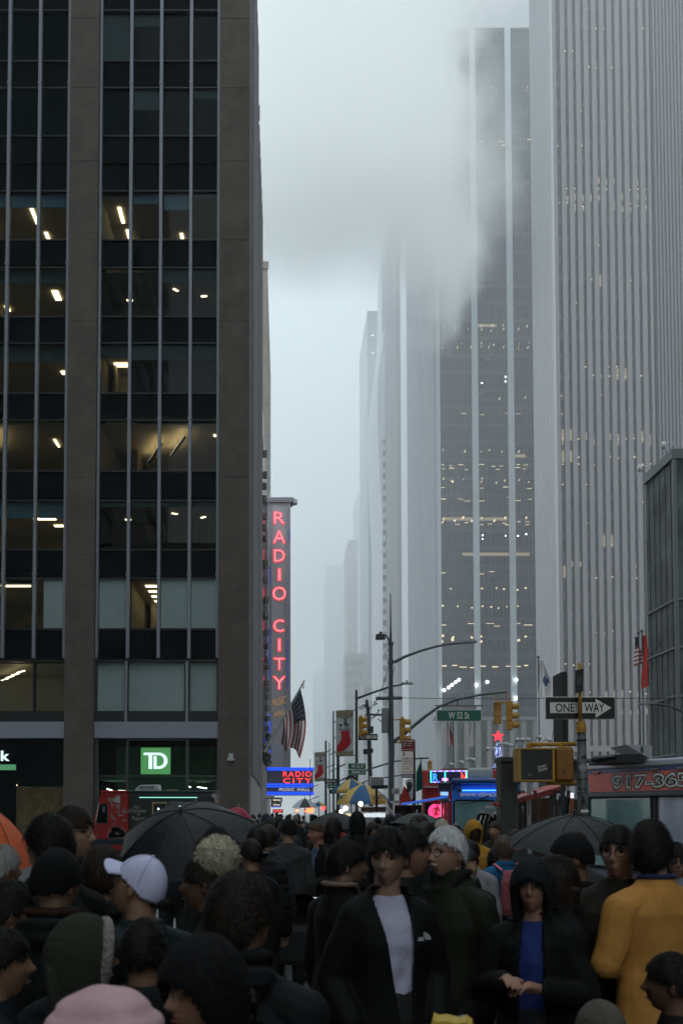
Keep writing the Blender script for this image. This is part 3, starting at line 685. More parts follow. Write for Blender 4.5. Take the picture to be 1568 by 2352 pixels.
m=MB().tube([P_(903,1653,YP),P_(928,1650,YP)],.03,6).tube([P_(903,1704,YP),P_(926,1706,YP)],.03,6); tag(m.build('signal_bracket',yel),'pair of yellow brackets holding the corner pole signal','bracket')
signal(1162,1178,1612,1676,YP,R(72),'yellow traffic signal at the tip of the long mast arm, visors to the right')
signal(1134,1150,1614,1662,YP+.2,R(180),'yellow traffic signal seen from behind above the red star')
# second corner: poles left of the thick one
YB=47.
pb=thing('utility_pole','slim dark pole with a lamp arm left of the thick pole','pole',(X(818.5,YB),YB,0))
xb=X(818.5,YB); MB().tube([(xb,YB,0),(xb,YB,Z(1584,YB))],[.075,.055],10).build('pole',dkp,pb)
MB().tube([P_(820,1603,YB),P_(850,1592,YB),P_(893,1577,YB),P_(925,1571,YB)],[.06,.05,.045,.035],8).build('lamp_arm',dkp,pb)
MB().ob(P_(934,1569,YB),.55,.25,.08).ob(P_(934,1566,YB),.08,.08,.2).build('lamp_head',M('lamp_head_grey',(.3,.31,.33),.5),pb)
pc=thing('signal_pole','leaning grey signal pole crowded with brackets behind the ONE WAY sign','pole',(X(850,YB),YB,0))
MB().tube([P_(853,1865,YB),P_(848,1720,YB),P_(846,1640,YB),P_(842,1606,YB)],[.11,.1,.09,.06],12).build('pole',galv,pc)
m=MB()
for i in range(12):
    a=rnd.uniform(830,868); b=rnd.uniform(1612,1655); m.tube([P_(a,b,YB,-.2),P_(a+rnd.uniform(-12,12),b+rnd.uniform(-8,8),YB,-.25),P_(a+rnd.uniform(-10,10),b+rnd.uniform(-3,12),YB,-.2)],.025,5)
m.tube([P_(849,1640,YB),P_(876,1641,YB)],.05,8); m.ob(P_(838,1726,YB,-.2),.2,.1,.25).ob(P_(852,1724,YB,-.2),.15,.1,.2).ob(P_(852,1675,YB),.2,.2,.3)
m.build('bracket',dkp,pc)
signal(823,835,1645,1690,YB-.4,R(70),'yellow traffic signal on the slim dark pole above the small ONE WAY sign')
def oneway(x0,x1,y0,y1,Y,right,label):
    t=thing('one_way_sign',label,'traffic sign',P_((x0+x1)/2,y1,Y)); 
    BX(x0,x1,y0,y1,Y,0,.02).build('border',swh,t,bevel=.004); e=(x1-x0)*.008; BX(x0+e,x1-e,y0+e,y1-e,Y,-.006,-.002).build('panel',sbk,t)
    A=P_(x0,y1,Y,-.008); U=V((P_(x1,y1,Y)-P_(x0,y1,Y)).xyz); W=V((0,0,Z(y0,Y)-Z(y1,Y))); U.z=0
    f=lambda u,v: A+U*(u if right else 1-u)+W*v
    pts=[f(.066,.27),f(.72,.27),f(.72,.06),f(.948,.507),f(.72,.91),f(.72,.75),f(.066,.75)]
    if not right: pts=pts[::-1]
    MB().prism(pts,(0,-.002,0)).build('arrow',swh,t)
    for s,a,b in ((('ONE',.145,.415),('WAY',.56,.845)) if right else (('ONE',.16,.44),('WAY',.585,.86))):
        text(s,(A.x+U.x*a,A.x+U.x*b,A.z+W.z*.32,A.z+W.z*.7,Y-.013),sbk,t,ext=.001,bold=.012)
    return t
oneway(822,867,1684.5,1699.5,YB-.1,False,'small ONE WAY sign pointing left on the leaning signal pole')
street_sign(799,840,1752,1766,YB-.15,'W 52 ST','green W 52 St blade sign on the slim pole',(.2,.9),'street_name_sign')
street_sign(799,840,1766.5,1779,YB-.15,'SWING ST','green SWING ST blade sign right below the W 52 blade',(.2,.93),'street_name_sign')
t=thing('round_sign','round dark sign with a red and blue badge above the hot dog umbrellas','sign',P_(805,1802,YB)); 
q=D(805,1790,YB); MB().tube([(q.x,YB-.1,q.z),(q.x,YB-.05,q.z)],.23,24).build('disc',sbk,t); BX(799,811,1787,1793,YB,-.14,-.11).build('badge',M('badge_mat',(.35,.3,.3),.5),t)
# banners
bw=M('banner_white',(.62,.64,.66),.8,noise=.06); bt=M('banner_tan',(.30,.26,.19),.8); stk=M('stocking_red',(.48,.012,.012),.8,noise=.15)
def banner(x0,x1,y0,y1,Y,label):
    t=thing('street_banner',label,'banner',P_((x0+x1)/2,y1,Y),0,'avenue banners'); w_=x1-x0;h_=y1-y0
    m=MB(); n=8
    for i in range(n):
        for j in range(8):
            g=lambda a,b: P_(x0+w_*a/n+0,y1-h_*b/8+ (a/n)*-1.5,Y,.05*math.sin(a*.9+b*.6))
            m.quad(g(i,j),g(i+1,j),g(i+1,j+1),g(i,j+1))
    m.build('cloth',bw,t,smooth=True)
    f=lambda u,v: P_(x0+w_*u,y1-h_*v-u*1.5,Y,-.09)
    m=MB(); top=[f(0,.99),f(0,.86)]
    for k in range(9): top+= [f(.05+k*.11,.86+.03*(k%2)),f(.1+k*.11,.89 - .05*(k%2))]
    top+=[f(1,.86),f(1,.99)]; m.prism(top[::-1],(0,-.004,0))
    bot=[f(0,.01),f(1,.01),f(1,.1)]
    for k in range(7): bot+=[f(.95-k*.14,.13),f(.88-k*.14,.08)]
    bot+=[f(0,.08)]; m.prism(bot,(0,-.004,0)); m.build('trim',bt,t)
    s_=[(.30,.55),(.32,.40),(.25,.32),(.06,.22),(.03,.14),(.10,.09),(.25,.10),(.45,.14),(.66,.18),(.82,.26),(.86,.31),(.80,.40),(.77,.55)]
    m=MB(); m.prism([f(*q) for q in s_],(0,-.02,0)); m.build('stocking',stk,t)
    x=lambda u:X(x0+w_*u,Y)
    text('MORMON',(x(.18),x(.83),Z(y1-h_*.565,Y),Z(y1-h_*.605,Y),Y-.1),sbk,t,ext=.002,bold=.02)
    m=MB(); m.ell(f(.55,.8),(.05,.01,.07)); m.prism([f(.45,.68),f(.66,.68),f(.6,.77),f(.5,.77)],(0,-.01,0)); m.prism([f(.12,.7),f(.3,.64),f(.42,.74),f(.3,.7)],(0,-.01,0)); m.build('picture',M('picture_dark',(.05,.05,.05),.7),t)
    m=MB(); m.prism([f(.5,.66),f(.75,.66),f(.7,.72),f(.55,.7)],(0,-.011,0)); m.build('picture',M('picture_green',(.03,.15,.06),.7),t)
    MB().tube([P_(x0-1,y0,Y),P_(x1+5,y0-2,Y)],.02,6).tube([P_(x0-1,y1,Y),P_(x1+5,y1-2,Y)],.02,6).build('rod',dkp,t)
banner(771,811,1632,1736,48,'larger white street banner with a red stocking beside the slim pole')
banner(721.5,746,1728,1794,74,'smaller farther street banner with a red stocking beside the marquee')
for i,(x,yt,Y,r,lb) in enumerate(((765.5,1632,70,.09,'thin tall pole left of the larger banner'),(776,1735,52,.13,'short grey pole under the larger banner'),(748,1650+50,80,.13,'pole beside the smaller banner'),(712,1742,95,.05,'very thin mast left of the smaller banner'),(756,1705,85,.06,'thin farther pole between the two banners'))):
    t=thing('lamp_post',lb,'pole',P_(x,1870,Y)); xb=X(x,Y)
    MB().tube([(xb,Y,0),(xb,Y,Z(yt,Y))],[r,r*.6],8).build('pole',galv,t)
    m=MB()
    for k in range(3): yy=yt+20+k*34+rnd.random()*8; m.tube([P_(x,yy+5,Y),P_(x+12+rnd.random()*10,yy-3,Y)],.04,6)
    m.build('arm',galv,t)
for x0,x1,y0,y1,Y,lb in ((745,772,1788,1799,60,'small dark bus lane sign on the thin pole'),(752,776,1800,1810,62,'small green farther street blade behind the pole'),(757,776,1812,1822,58,'small lowest dark street plate by the grey pole')):
    t=thing('street_plate',lb,'sign',P_((x0+x1)/2,y1,Y)); BX(x0,x1,y0,y1,Y,0,.03).build('panel',grn if 'green' in lb else sbk,t); text('ONE WAY' if 'green' not in lb else 'W 51 ST',(X(x0+4,Y),X(x1-2,Y),Z(y1-3,Y),Z(y0+3,Y),Y-.01),swh,t,ext=.002,bold=.01)
# farther mast arms
for i,(pts,Y,lb) in enumerate(((((785,1790),(850,1765),(905,1748),(960,1741),(985,1740)),60,'long farther mast arm behind the corner poles'),(((800,1810),(850,1790),(905,1782),(935,1778)),75,'lowest far mast arm crossing behind the poles'))):
    tag(MB().tube([P_(*q,Y) for q in pts],.06,6).build('far_mast_arm',galv),lb,'pole')
signal(982,992,1747,1777,60,R(180),'small farther yellow signal seen from behind beside the green flag')
# parking regulation sign
YR=29.
t=thing('parking_sign','red and white NO STANDING parking sign stack on a black post','parking sign',(X(950,YR),YR,0))
q=X(950.5,YR); MB().bx(q-.04,q+.04,YR+.02,YR+.12,0,Z(1700,YR)).build('post',blackm,t)
BX(921.5,952,1697,1725,YR,-.03,-.01).build('red_panel',M('sign_red',(.17,.018,.015),.45,noise=.1),t)
BX(921.5,948.5,1725.3,1777,YR,-.03,-.01).build('white_panel',swh,t)
BX(922,948.5,1777.3,1786,YR,-.03,-.01).build('blue_panel',M('sign_blue',(.03,.06,.16),.45),t)
def tl_(s,x0,x1,y0,y1,mt,bold=.01): text(s,(X(x0,YR),X(x1,YR),Z(y1,YR),Z(y0,YR),YR-.034),mt,t,ext=.001,bold=bold)
rd=MC['sign_red']
tl_('NO STANDING',923,950,1699,1702.5,swh); tl_('Monday - Friday',924,945,1705,1708,swh,0); tl_('4PM - 7PM',924,941,1710,1713,swh,0); tl_('<------->',924,946,1719,1722,swh,.02)
tl_('3',924,929,1727,1735,rd,.03); tl_('COMMERCIAL',923,947,1740,1743.5,sbk); tl_('VEHICLES ONLY',923,947,1746,1749.5,sbk); tl_('OTHERS NO STANDING',923,947,1752,1754.5,sbk,0); tl_('Monday - Friday',924,944,1758,1761,sbk,0); tl_('7AM - 4PM',924,939,1763,1766,sbk,0); tl_('<------->',924,946,1771,1774,sbk,.02); tl_('106506',924,946,1779,1784,swh)
# near right pole with pedestrian signal
YN=13.
pn=thing('corner_signal_pole','near grey signal pole with stickers and a yellow top mast at right','pole',(X(1338,YN),YN,0))
xb=X(1335,YN); zc=Z(1680,YN)
MB().tube([(xb+.02,YN,0),(xb+.01,YN,Z(1870,YN)),(xb,YN,zc)],[.075,.07,.055],20).build('pole',M('pole_grey_paint',(.11,.125,.13),.5,noise=.35,ns=9,rnoise=.2,bump=.2,bs=25),pn,smooth=True)
MB().tube([(xb-.005,YN,zc-.01),(xb-.005,YN,Z(1668,YN)),(xb-.005,YN,Z(1667,YN)),(xb-.005,YN,Z(1656,YN))],[.068,.068,.062,.055],16).build('collar',yel,pn,smooth=False)
MB().tube([(xb-.012,YN,Z(1656,YN)),(xb-.012,YN,Z(1522,YN))],.026,12).build('top_mast',yel,pn,smooth=True)
for y,h,w_ in ((1737,9,.03),):
    pass
MB().tube([P_(1335,1763,YN,-.062),P_(1335,1763,YN,-.058)],.05,18).build('sticker',M('sticker_grey',(.35,.35,.35),.6),pn)
# the tube above runs along y: a round decal
m=MB().tube([P_(1332,1740,YN,-.061),P_(1336,1736,YN,-.062),P_(1340,1741,YN,-.058)],.012,6); m.build('sticker',sbk,pn)
m=MB()
for k in range(9): m.tube([P_(1331+rnd.random()*9,1825+rnd.random()*26,YN,-.068),P_(1331+rnd.random()*9,1825+rnd.random()*26,YN,-.07),P_(1331+rnd.random()*9,1825+rnd.random()*26,YN,-.068)],.003,4)
m.build('graffiti',sbk,pn)
MB().ob(P_(1338,1862,YN,-.075),.1,.004,.035).build('sticker',swh,pn)
m=MB()
for y in (1700,1790,1812,1822): m.tube([(xb,YN,Z(y,YN)),(xb,YN,Z(y-3,YN))],.07,16)
m.build('band',galv,pn)
MB().tube([P_(1214,1709,YN),P_(1322,1708,YN)],.028,12).tube([P_(1216,1708,YN),P_(1216,1718,YN)],.03,10).tube([P_(1287,1708,YN),P_(1287,1716,YN)],.03,10).ell(P_(1214,1709,YN),.034).build('bracket',yel,pn,smooth=True)
MB().tube([P_(1260,1798,YN),P_(1322,1797,YN)],.024,12).tube([P_(1290,1798,YN),P_(1290,1790,YN)],.03,10).ell(P_(1258,1798,YN),.028).build('bracket',yel,pn,smooth=True)
ps=thing('pedestrian_signal','dark faced pedestrian signal box in a yellow frame with a white sticker','traffic light',P_(1227,1795,YN))
m=MB()
for a in ((1186,1191,1718,1795),(1263,1268,1718,1795),(1191,1263,1718,1722),(1191,1263,1791,1795)): BX(*a,YN,-.12,.18,m)
BX(1191,1263,1722,1791,YN,.0,.17,m); m.build('housing',yel,ps,bevel=.006)
BX(1191.5,1262.5,1722.5,1790.5,YN,-.09,-.01).build('face',M('signal_face',(.006,.008,.007),.35,noise=.4,ns=12),ps)
tmp=P_(1212,1779,YN,-.092); MB().ell(tmp,(.022,.004,.022)).build('lamp',M('dim_lamp',(.12,.13,.12),.4),ps)
stw=M('sticker_white',(.55,.56,.53),.6)
A=P_(1230,1767.5,YN,-.096); Q=P_(1250,1762,YN,-.096); H=P_(1229,1761,YN,-.096)
def tlab(s,A,Q,H): text(s,(0,1,0,1,0),stw,ps,'sticker_lettering',ext=.0008,bold=.03,frame=(A,Q-A,H-A,V((0,-1,0))))
tlab('ZIONISM IS',P_(1230,1765.5,YN,-.096),P_(1251,1760.5,YN,-.096),P_(1229,1760,YN,-.096)); tlab('TERRORISM',P_(1231,1773,YN,-.096),P_(1252,1768,YN,-.096),P_(1230,1767,YN,-.096))
pt=thing('pedestrian_signal','orange yellow pedestrian signal box seen from the side next to the pole','traffic light',P_(1293,1793,YN))
BX(1273,1313,1717,1793,YN,-.1,.2).build('housing',M('signal_amber',(.27,.115,.015),.5,noise=.25,ns=9,rnoise=.15),pt,bevel=.03)
BX(1279,1309,1715,1717.5,YN,-.08,.18).build('lid',yel,pt,bevel=.008); MB().ob(P_(1291,1774,YN,-.105),.03,.01,.03).build('badge',blackm,pt)
oneway(1252,1412,1599.5,1651,YN+.12,True,'large black and white ONE WAY sign pointing right on the near pole')
t=thing('sign_edge','narrow black sign seen edge on behind the large ONE WAY sign','sign',P_(1297,1702,YN+1.5)); BX(1292,1302,1542,1702,YN+1.5,0,.5).build('panel',sbk,t); BX(1294,1300,1702,1860,YN+1.5,.1,.14).build('post',blackm,t)
t=thing('small_sign_back','small dark plate clamped to the top of the yellow mast','sign',P_(1327,1592,YN)); A=[P_(1318,1540,YN,-.04),P_(1318,1592,YN,-.04),P_(1336,1589,YN,-.04),P_(1337,1536,YN,-.04)]
MB().prism(A,(0,-.01,0)).build('panel',sbk,t); MB().ob(P_(1327,1563,YN,-.054),.06,.004,.12).build('sticker',M('dull_patch',(.06,.06,.06),.5),t)
# lamp at the right edge
t=thing('street_lamp','slim curved street lamp arm reaching in from the right edge','lamp',P_(1570,1634,30))
MB().tube([P_(*q,30) for q in ((1600,1650),(1568,1634),(1540,1622),(1515,1617),(1485,1615))],.03,8).build('arm',galv,t); MB().ob(P_(1480,1615,30),.33,.16,.06).ob(P_(1479,1610,30),.03,.03,.1).build('lamp_head',M('lamp_head_grey',(.3,.31,.33),.5),t)
# ================================================================ flags
fr_=M('flag_red',(.28,.035,.03),.8,noise=.15); fw_=M('flag_white',(.55,.55,.57),.8,noise=.08); fb_=M('flag_blue',(.012,.018,.04),.8,noise=.2)
def cloth_grid(f,nu,nv,cell,Y,t):
    ms={}
    for i in range(nu):
        for j in range(nv):
            k=cell((i+.5)/nu,(j+.5)/nv)
            if k is None: continue
            m=ms.setdefault(k,MB()); m.quad(f(i/nu,j/nv),f((i+1)/nu,j/nv),f((i+1)/nu,(j+1)/nv),f(i/nu,(j+1)/nv))
    out=[]
    for (nm,mt),m in ms.items(): out.append(m.build(nm,mt,t,smooth=True))
    return out
YG=84.
fl=thing('us_flag','american flag hanging from a slanted white pole in front of the neon sign','flag',P_(630,1700,YG))
MB().tube([P_(607,1725,YG,.5),P_(697,1566,YG)],[.12,.07],10).build('flagpole',M('white_pole',(.5,.5,.52),.4),fl); 
m=MB()
for x,y in ((698,1564),(696,1572),(697,1578)): m.ell(P_(x,y,YG),.09,8,6)
m.build('finial',M('finial_mat',(.45,.45,.45),.3),fl)
# draped: hoist runs along pole from (690,1583) to (650,1650); fly hangs down
def ff(u,v): # u along stripes (from hoist to fly), v across from canton edge
    hx=690-40*v; hy=1582+72*v
    # fly end
    fx=704-16*v*v-30*max(0,v-.55)*2; fy=1700+6*v+ (34 if v<.2 else 0)*u*u*0
    ex=[(688,1742),(680,1722),(668,1716),(655,1728),(646,1706)]
    k=v*4; i=min(3,int(k)); e=k-i; fx=ex[i][0]*(1-e)+ex[i+1][0]*e; fy=ex[i][1]*(1-e)+ex[i+1][1]*e
    x=hx*(1-u)+fx*u + 13*math.sin(math.pi*u)*(1-v*.9); y=hy*(1-u)+fy*u
    return P_(x+1.2*math.sin(v*14+u*3)*u,y,YG,.35*math.sin(v*11+u*4)*u)
def fc(u,v):
    if u<.43 and v<.54: return ('canton',fb_)
    return ('red_stripe',fr_) if int(v*13)%2==0 else ('white_stripe',fw_)
cloth_grid(ff,20,26,fc,YG,fl)
m=MB()
for i in range(5):
    for j in range(6): p=ff(.04+i*.08,.05+j*.09); m.ob((p.x,p.y-.03,p.z),.06,.01,.06)
m.build('star',fw_,fl)
bp_=thing('flagpole_cluster','bare slanted flagpoles and dark brackets on the building corner below the flag','flagpole',P_(612,1710,YG))
m=MB()
for k in range(4): m.tube([P_(606,1715+k*6,YG+2,.3*k),P_(634+k*1.5,1662+k*5,YG+2)],.06,6)
m.build('flagpole',M('white_pole',(.5,.5,.52),.4),bp_)
m=MB()
for k in range(14): m.ob(P_(604+rnd.random()*13,1690+rnd.random()*62,YG+1,rnd.random()),.35,.3,.5,rz=rnd.random(),ry=rnd.random())
m.build('bracket',dkp,bp_)
def limp(x0,x1,y0,y1,Y,mats,label,xp,poletop,taper=.5,nm='flag'):
    t=thing(nm,label,'flag',P_(xp,1860,Y)); xb=X(xp,Y); MB().tube([(xb,Y,0),(xb,Y,Z(poletop,Y))],.07,8).ell((xb,Y,Z(poletop,Y)),.14,8,6).build('flagpole',galv,t)
    def f(u,v):
        w0=x0+(x1-x0)*u*(taper+(1-taper)*min(1,v*1.7)) ; return P_(w0+1.2*math.sin(v*5+u*3),y0+(y1-y0)*v*(1-.08*u)+6*u*(1-v),Y,-.3+.3*math.sin(u*9+v*2))
    cloth_grid(f,10,14,mats,Y,t); return t
rf=M('flag_scarlet',(.45,.03,.02),.8,noise=.12)
limp(1456,1469,1462,1530,72,lambda u,v:('canton',fb_) if v<.35 else (('red_stripe',fr_) if int(v*14)%2 else ('white_stripe',fw_)),'limp american flag on the left of the two tall poles at right',1470,1452,.3)
t=limp(1473,1493,1458,1582,73,lambda u,v:('cloth',rf),'long limp scarlet flag on a tall pole at right',1478,1448,.35)
m=MB()
for x,y in ((1484,1513),(1488,1520),(1483,1527),(1487,1508)): m.ob(P_(x,y,73,-.7),.12,.02,.12,ry=.7)
m.build('emblem',fw_,t)
t=limp(1236,1262,1515,1602,90,lambda u,v:('blue_spot',M('spot_blue',(.04,.07,.20),.8)) if (u-.6)**2*2+(v-.57)**2*9<.16 else ('cloth',fw_),'white limp flag with a dark blue oval beside the striped skyscraper',1238,1508,.4)
limp(1024,1038,1656,1714,95,lambda u,v:('red_stripe',fr_) if int(u*6)%2 else ('white_stripe',fw_),'hanging striped flag under the left end of the green W 52 St sign',1041,1650,.5)
limp(1078,1091,1656,1716,96,lambda u,v:('cloth',fw_),'hanging pale flag under the right end of the green W 52 St sign',1089,1650,.6)
gf_=M('flag_green',(.0,.11,.06),.7)
def feather(poly,Y,mt,label,extra=None):
    t=thing('feather_flag',label,'flag',P_(poly[0][0],1865,Y)); 
    m=MB(); m.prism([P_(x,y,Y,.1*math.sin(x)) for x,y in poly],(0,.02,0)); m.build('cloth',mt,t)
    if extra: extra(t)
    return t
def ex(t):
    MB().tube([P_(973,1870,23.5),P_(970,1800,23.5),P_(966,1742,23.5)],.012,6).build('flagpole',galv,t)
feather([(966,1745),(970,1812),(954,1818),(954,1775)],23.5,gf_,'green pointed flag behind the parking sign post',ex)
def ex2(t):
    m=MB(); m.prism([P_(930,1796,23.4),P_(935,1789,23.4),P_(949,1787,23.4),P_(948,1832,23.4),P_(944,1838,23.4)][::-1],(0,-.01,0)); m.build('white_panel',fw_,t)
    m=MB(); m.ell(P_(940,1803,23.35),(.07,.01,.09)).ell(P_(938,1812,23.35),(.05,.01,.06)); m.build('emblem',M('emblem_brown',(.06,.045,.035),.8),t)
feather([(927,1803),(948,1833),(946,1845),(915,1851)],23.5,rf,'red and white pointed flag with a dark emblem below the parking sign',ex2)
# ================================================================ christmas star tree and festive lamps
ct=thing('christmas_star','glowing red star on top of a thin cone of blue lights','decoration',P_(1144,1762,60))
pts=[]; c=D(1144,1690,60)
for k in range(10):
    r=(.38 if k%2==0 else .17); a=R(90+36*k); pts.append((c.x+r*math.cos(a),60,c.z+r*math.sin(a)))
MB().prism(pts,(0,.12,0)).build('star',E('star_red',(1,.05,.08),1.3),ct)
m=MB()
for k in range(150):
    v=rnd.random(); y=1704+58*v; w_=3+8*v; m.ob(P_(1144+rnd.uniform(-w_,w_),y,60,rnd.uniform(-.3,.3)),.035,.035,.035)
m.build('fairy_lights',E('fairy_blue',(.35,.45,1),2.5),ct)
m=MB(); m.tube([P_(1144,1700,60),P_(1144,1775,60)],.05,8)
for k in range(16): a=k*.9; m.tube([P_(1144+math.cos(a)*(3+.5*k),1704+k*3.6,60,math.sin(a)*.2),P_(1144+math.cos(a+.9)*(3+.5*k+.5),1704+(k+1)*3.6,60,math.sin(a+.9)*.2)],.02,5)
m.build('frame',galv,ct)
lamps=[((1176,1750),(1198,1697),2),((1196,1740),(1211,1697),2),((1225,1720),(1238,1692),1),((1240,1715),(1260,1698),1),((1262,1750),(1290,1660),3),((1140,1745),(1160,1707),2),((1165,1730),(1172,1710),1),((1104,1770),(1132,1718),2),((1086,1775),(1080,1742),1),((1060,1772),(1058,1749),1),((1018,1772),(1034,1754),1),((1040,1775),(1084,1743),2)]
for i,(a,b,k) in enumerate(lamps):
    Yl=52+i*1.3
    t=thing('festive_lamp',['curved festive lamp on a thin arm, number one from the pedestrian signal','white floodlight pair on a curved arm above the dark pedestrian signal','single floodlight on an arm left of the black sign edge','single floodlight hanging nearest the black sign edge','tallest curved floodlight arm just below the large ONE WAY sign','floodlight pair right of the glowing star tree','single floodlight close on the right of the star tree','floodlight pair on the left of the star tree','single small floodlight above the LED sign','smaller floodlight above the middle of the LED sign','farthest left floodlight above the red truck','double floodlight above the white roof unit of the truck'][i] if i else 'white floodlight pair on a curved arm above the left edge of the pedestrian signal','lamp',P_(a[0],a[1]+30,Yl),0,'festive floodlights on curved arms')
    mx_=((a[0]*.75+b[0]*.25),b[1]+ (a[1]-b[1])*.25)
    MB().tube([P_(a[0],a[1]+25,Yl),P_(*a,Yl),P_(*mx_,Yl),P_((mx_[0]+b[0])/2,(b[1]+(mx_[1]-b[1])*.2)-1,Yl),P_(*b,Yl)],.022,6).build('arm',galv,t)
    for q in range(min(k,2)): 
        MB().tube([P_(b[0]-4-q*13,b[1]-1,Yl),P_(b[0]+2-q*13,b[1]+1,Yl),P_(b[0]+5-q*13,b[1]+3,Yl)],[.06,.12,.13],10).build('lamp_head',M('lamp_white',(.55,.56,.58),.4),t,smooth=True)
# ================================================================ vehicles and stalls
def BOX(x0,x1,y0,y1,Y,dy0,dy1,nm,mt,par,bevel=0): return BX(x0,x1,y0,y1,Y,dy0,dy1).build(nm,mt,par,bevel=bevel)
chrome=M('chrome',(.5,.52,.55),.2,metal=1); tyre=M('tyre_rubber',(.012,.012,.012),.8)
def wheel(c,r,par,ax='y'):
    c=V(c); d=V((0,.12,0)) if ax=='y' else V((.12,0,0))
    w_=MB().tube([c-d,c+d],r,24).build('wheel',tyre,par); MB().tube([c-d*1.1,c+d*1.1],r*.55,16).build('rim',chrome,w_)
# left food truck (popcorn)
YT=36.5
ft=thing('food_truck','red and dark green popcorn and hot chocolate food truck parked by the bank','food truck',(X(330,YT),YT,0))
redp=M('truck_red',(.36,.012,.010),.35,noise=.12); dgr=M('truck_dark_green',(.008,.022,.02),.35,noise=.2); dgr2=M('truck_roof',(.03,.06,.06),.4)
m=MB(); zb=.45
m.prism([V((p.x,YT,p.z)) for p in (D(184,1925,YT),D(186,1906,YT),D(198,1898,YT),D(213,1892,YT),D(231,1824,YT),D(233,1819,YT),D(296,1819,YT))]+[V((X(296,YT),YT,zb)),V((X(184,YT),YT,zb))],(0,2.2,0)); m.build('cab',redp,ft,bevel=.04)
m=MB(); m.prism([P_(221,1889,YT,-.01),P_(229,1846,YT,-.01),P_(246,1846,YT,-.01),P_(246,1889,YT,-.01)][::-1],(0,-.012,0)); m.build('side_window',dglass,ft)
m=MB(); m.tube([P_(220,1890,YT,-.03),P_(229,1845,YT,-.03),P_(247,1845,YT,-.03),P_(247,1890,YT,-.03),P_(220,1890,YT,-.03)],.02,6); m.build('window_trim',chrome,ft)
MB().ob(P_(240,1858,YT,-.12),.1,.1,.22).build('mirror',chrome,ft)
m=MB()
for k in range(46):
    x,y=rnd.choice([(258,1832),(262,1838),(266,1845),(274,1866),(258,1876),(270,1856),(283,1880),(288,1858),(263,1882)]); x+=rnd.gauss(0,5); y+=rnd.gauss(0,4); m.ob(P_(x,y,YT,-.012),rnd.uniform(.03,.09),.012,rnd.uniform(.03,.08),ry=rnd.random()*3)
for k in range(120):
    a=rnd.random()*math.pi; r=rnd.random()**.5; m.ob(P_(269+20*r*math.cos(a),1923-25*r*math.sin(a),YT,-.014),.09,.012,.08,ry=rnd.random()*3)
m.build('popcorn_print',M('popcorn_print_mat',(.34,.30,.28),.7,noise=.3,ns=9),ft)
MB().prism([P_(262,1840,YT,-.012),P_(267,1827,YT,-.012),P_(276,1827,YT,-.012),P_(275,1844,YT,-.012)][::-1],(0,-.01,0)).build('print_patch',M('pr_white',(.42,.42,.44),.6),ft)
q=BX(296,494,1819,1925,YT,.0,2.2); q.build('body',dgr,ft,bevel=.03)
BX(292,496,1814.5,1819,YT,-.06,2.26).build('roof',dgr2,ft,bevel=.03)
BX(231,296,1814.5,1819,YT,-.05,2.25).build('roof',redp,ft,bevel=.03)
for x0,x1 in ((304,359),):
    m=MB(); m.prism([P_(303,1815,YT,.6),P_(306,1809,YT,.6),P_(316,1801,YT,.6),P_(359,1800,YT,.6),P_(360,1815,YT,.6)][::-1],(0,.8,0)); a=m.build('roof_unit',M('white_plastic',(.6,.6,.6),.4),ft,bevel=.02)
    m=MB()
    for k in range(14): BX(314+k*2.6,315.3+k*2.6,1803,1811,YT,.585,.6,m)
    m.build('grille',blackm,a)
BOX(380,402,1811.5,1815,YT,.5,.9,'roof_light',M('amber_lens',(.5,.25,.15),.3),ft)
BOX(320,453,1830,1831.5,YT,-.05,-.005,'neon_strip',E('mint_neon',(.35,1,.8),1.3),ft)
BOX(349,383,1841,1873,YT,-.03,-.002,'window_trim',M('brass_frame',(.5,.38,.2),.3,metal=.6),ft); BOX(353,382,1845,1873,YT,-.045,-.031,'serving_window',M('serving_dark',(.02,.035,.03),.2),ft)
MB().ell(P_(364,1857,YT,-.05),.03).build('window_lamp',E('tiny_lamp',(.8,1,.9),6),ft)
cream=M('cream_print',(.45,.43,.38),.6)
for s,a,b,c,d in (('Hot',308,321,1848,1856.5),('Chocolate',299,336,1857,1865),('&',317,322,1867,1872),('Popcorn',305,335,1874,1885),('Hot',448,456,1835,1841),('Chocolate',441,468,1842,1848),('Menu',399,409,1845,1848)):
    text(s,(X(a,YT),X(b,YT),Z(d,YT),Z(c,YT),YT-.008),cream,ft,'lettering',ext=.003,bold=.0)
m=MB(); m.tube([P_(389,1842,YT,-.01),P_(420,1842,YT,-.01),P_(420,1850,YT,-.01),P_(389,1850,YT,-.01),P_(389,1842,YT,-.01)],.008,4)
for k in range(20): m.ob(P_(455+rnd.gauss(0,9),1855+rnd.gauss(0,2),YT,-.008),.07,.01,.06,ry=rnd.random())
m.build('print',cream,ft)
MB().tube([P_(492,1822,YT,-.1),P_(495,1900,YT,-.1)],.03,8).ob(P_(492,1827,YT,-.15),.16,.1,.12).build('rail',chrome,ft)
for x in (225,440): wheel((X(x,YT),YT+.05,.42),.42,ft)
MB().bx(X(184,YT),X(494,YT),YT+.15,YT+2,.3,.6).build('chassis',blackm,ft)
bl=thing('police_barrier','long dark blue barrier board standing before the red cab','barrier',(X(240,20),20,0))
BX(183,330,1926,1940,20,0,.04).build('board',M('barrier_blue',(.006,.016,.03),.5),bl)
for x in (190,320): MB().bx(X(x,20),X(x,20)+.06,19.9,20.2,0,1.25).build('leg',blackm,bl)
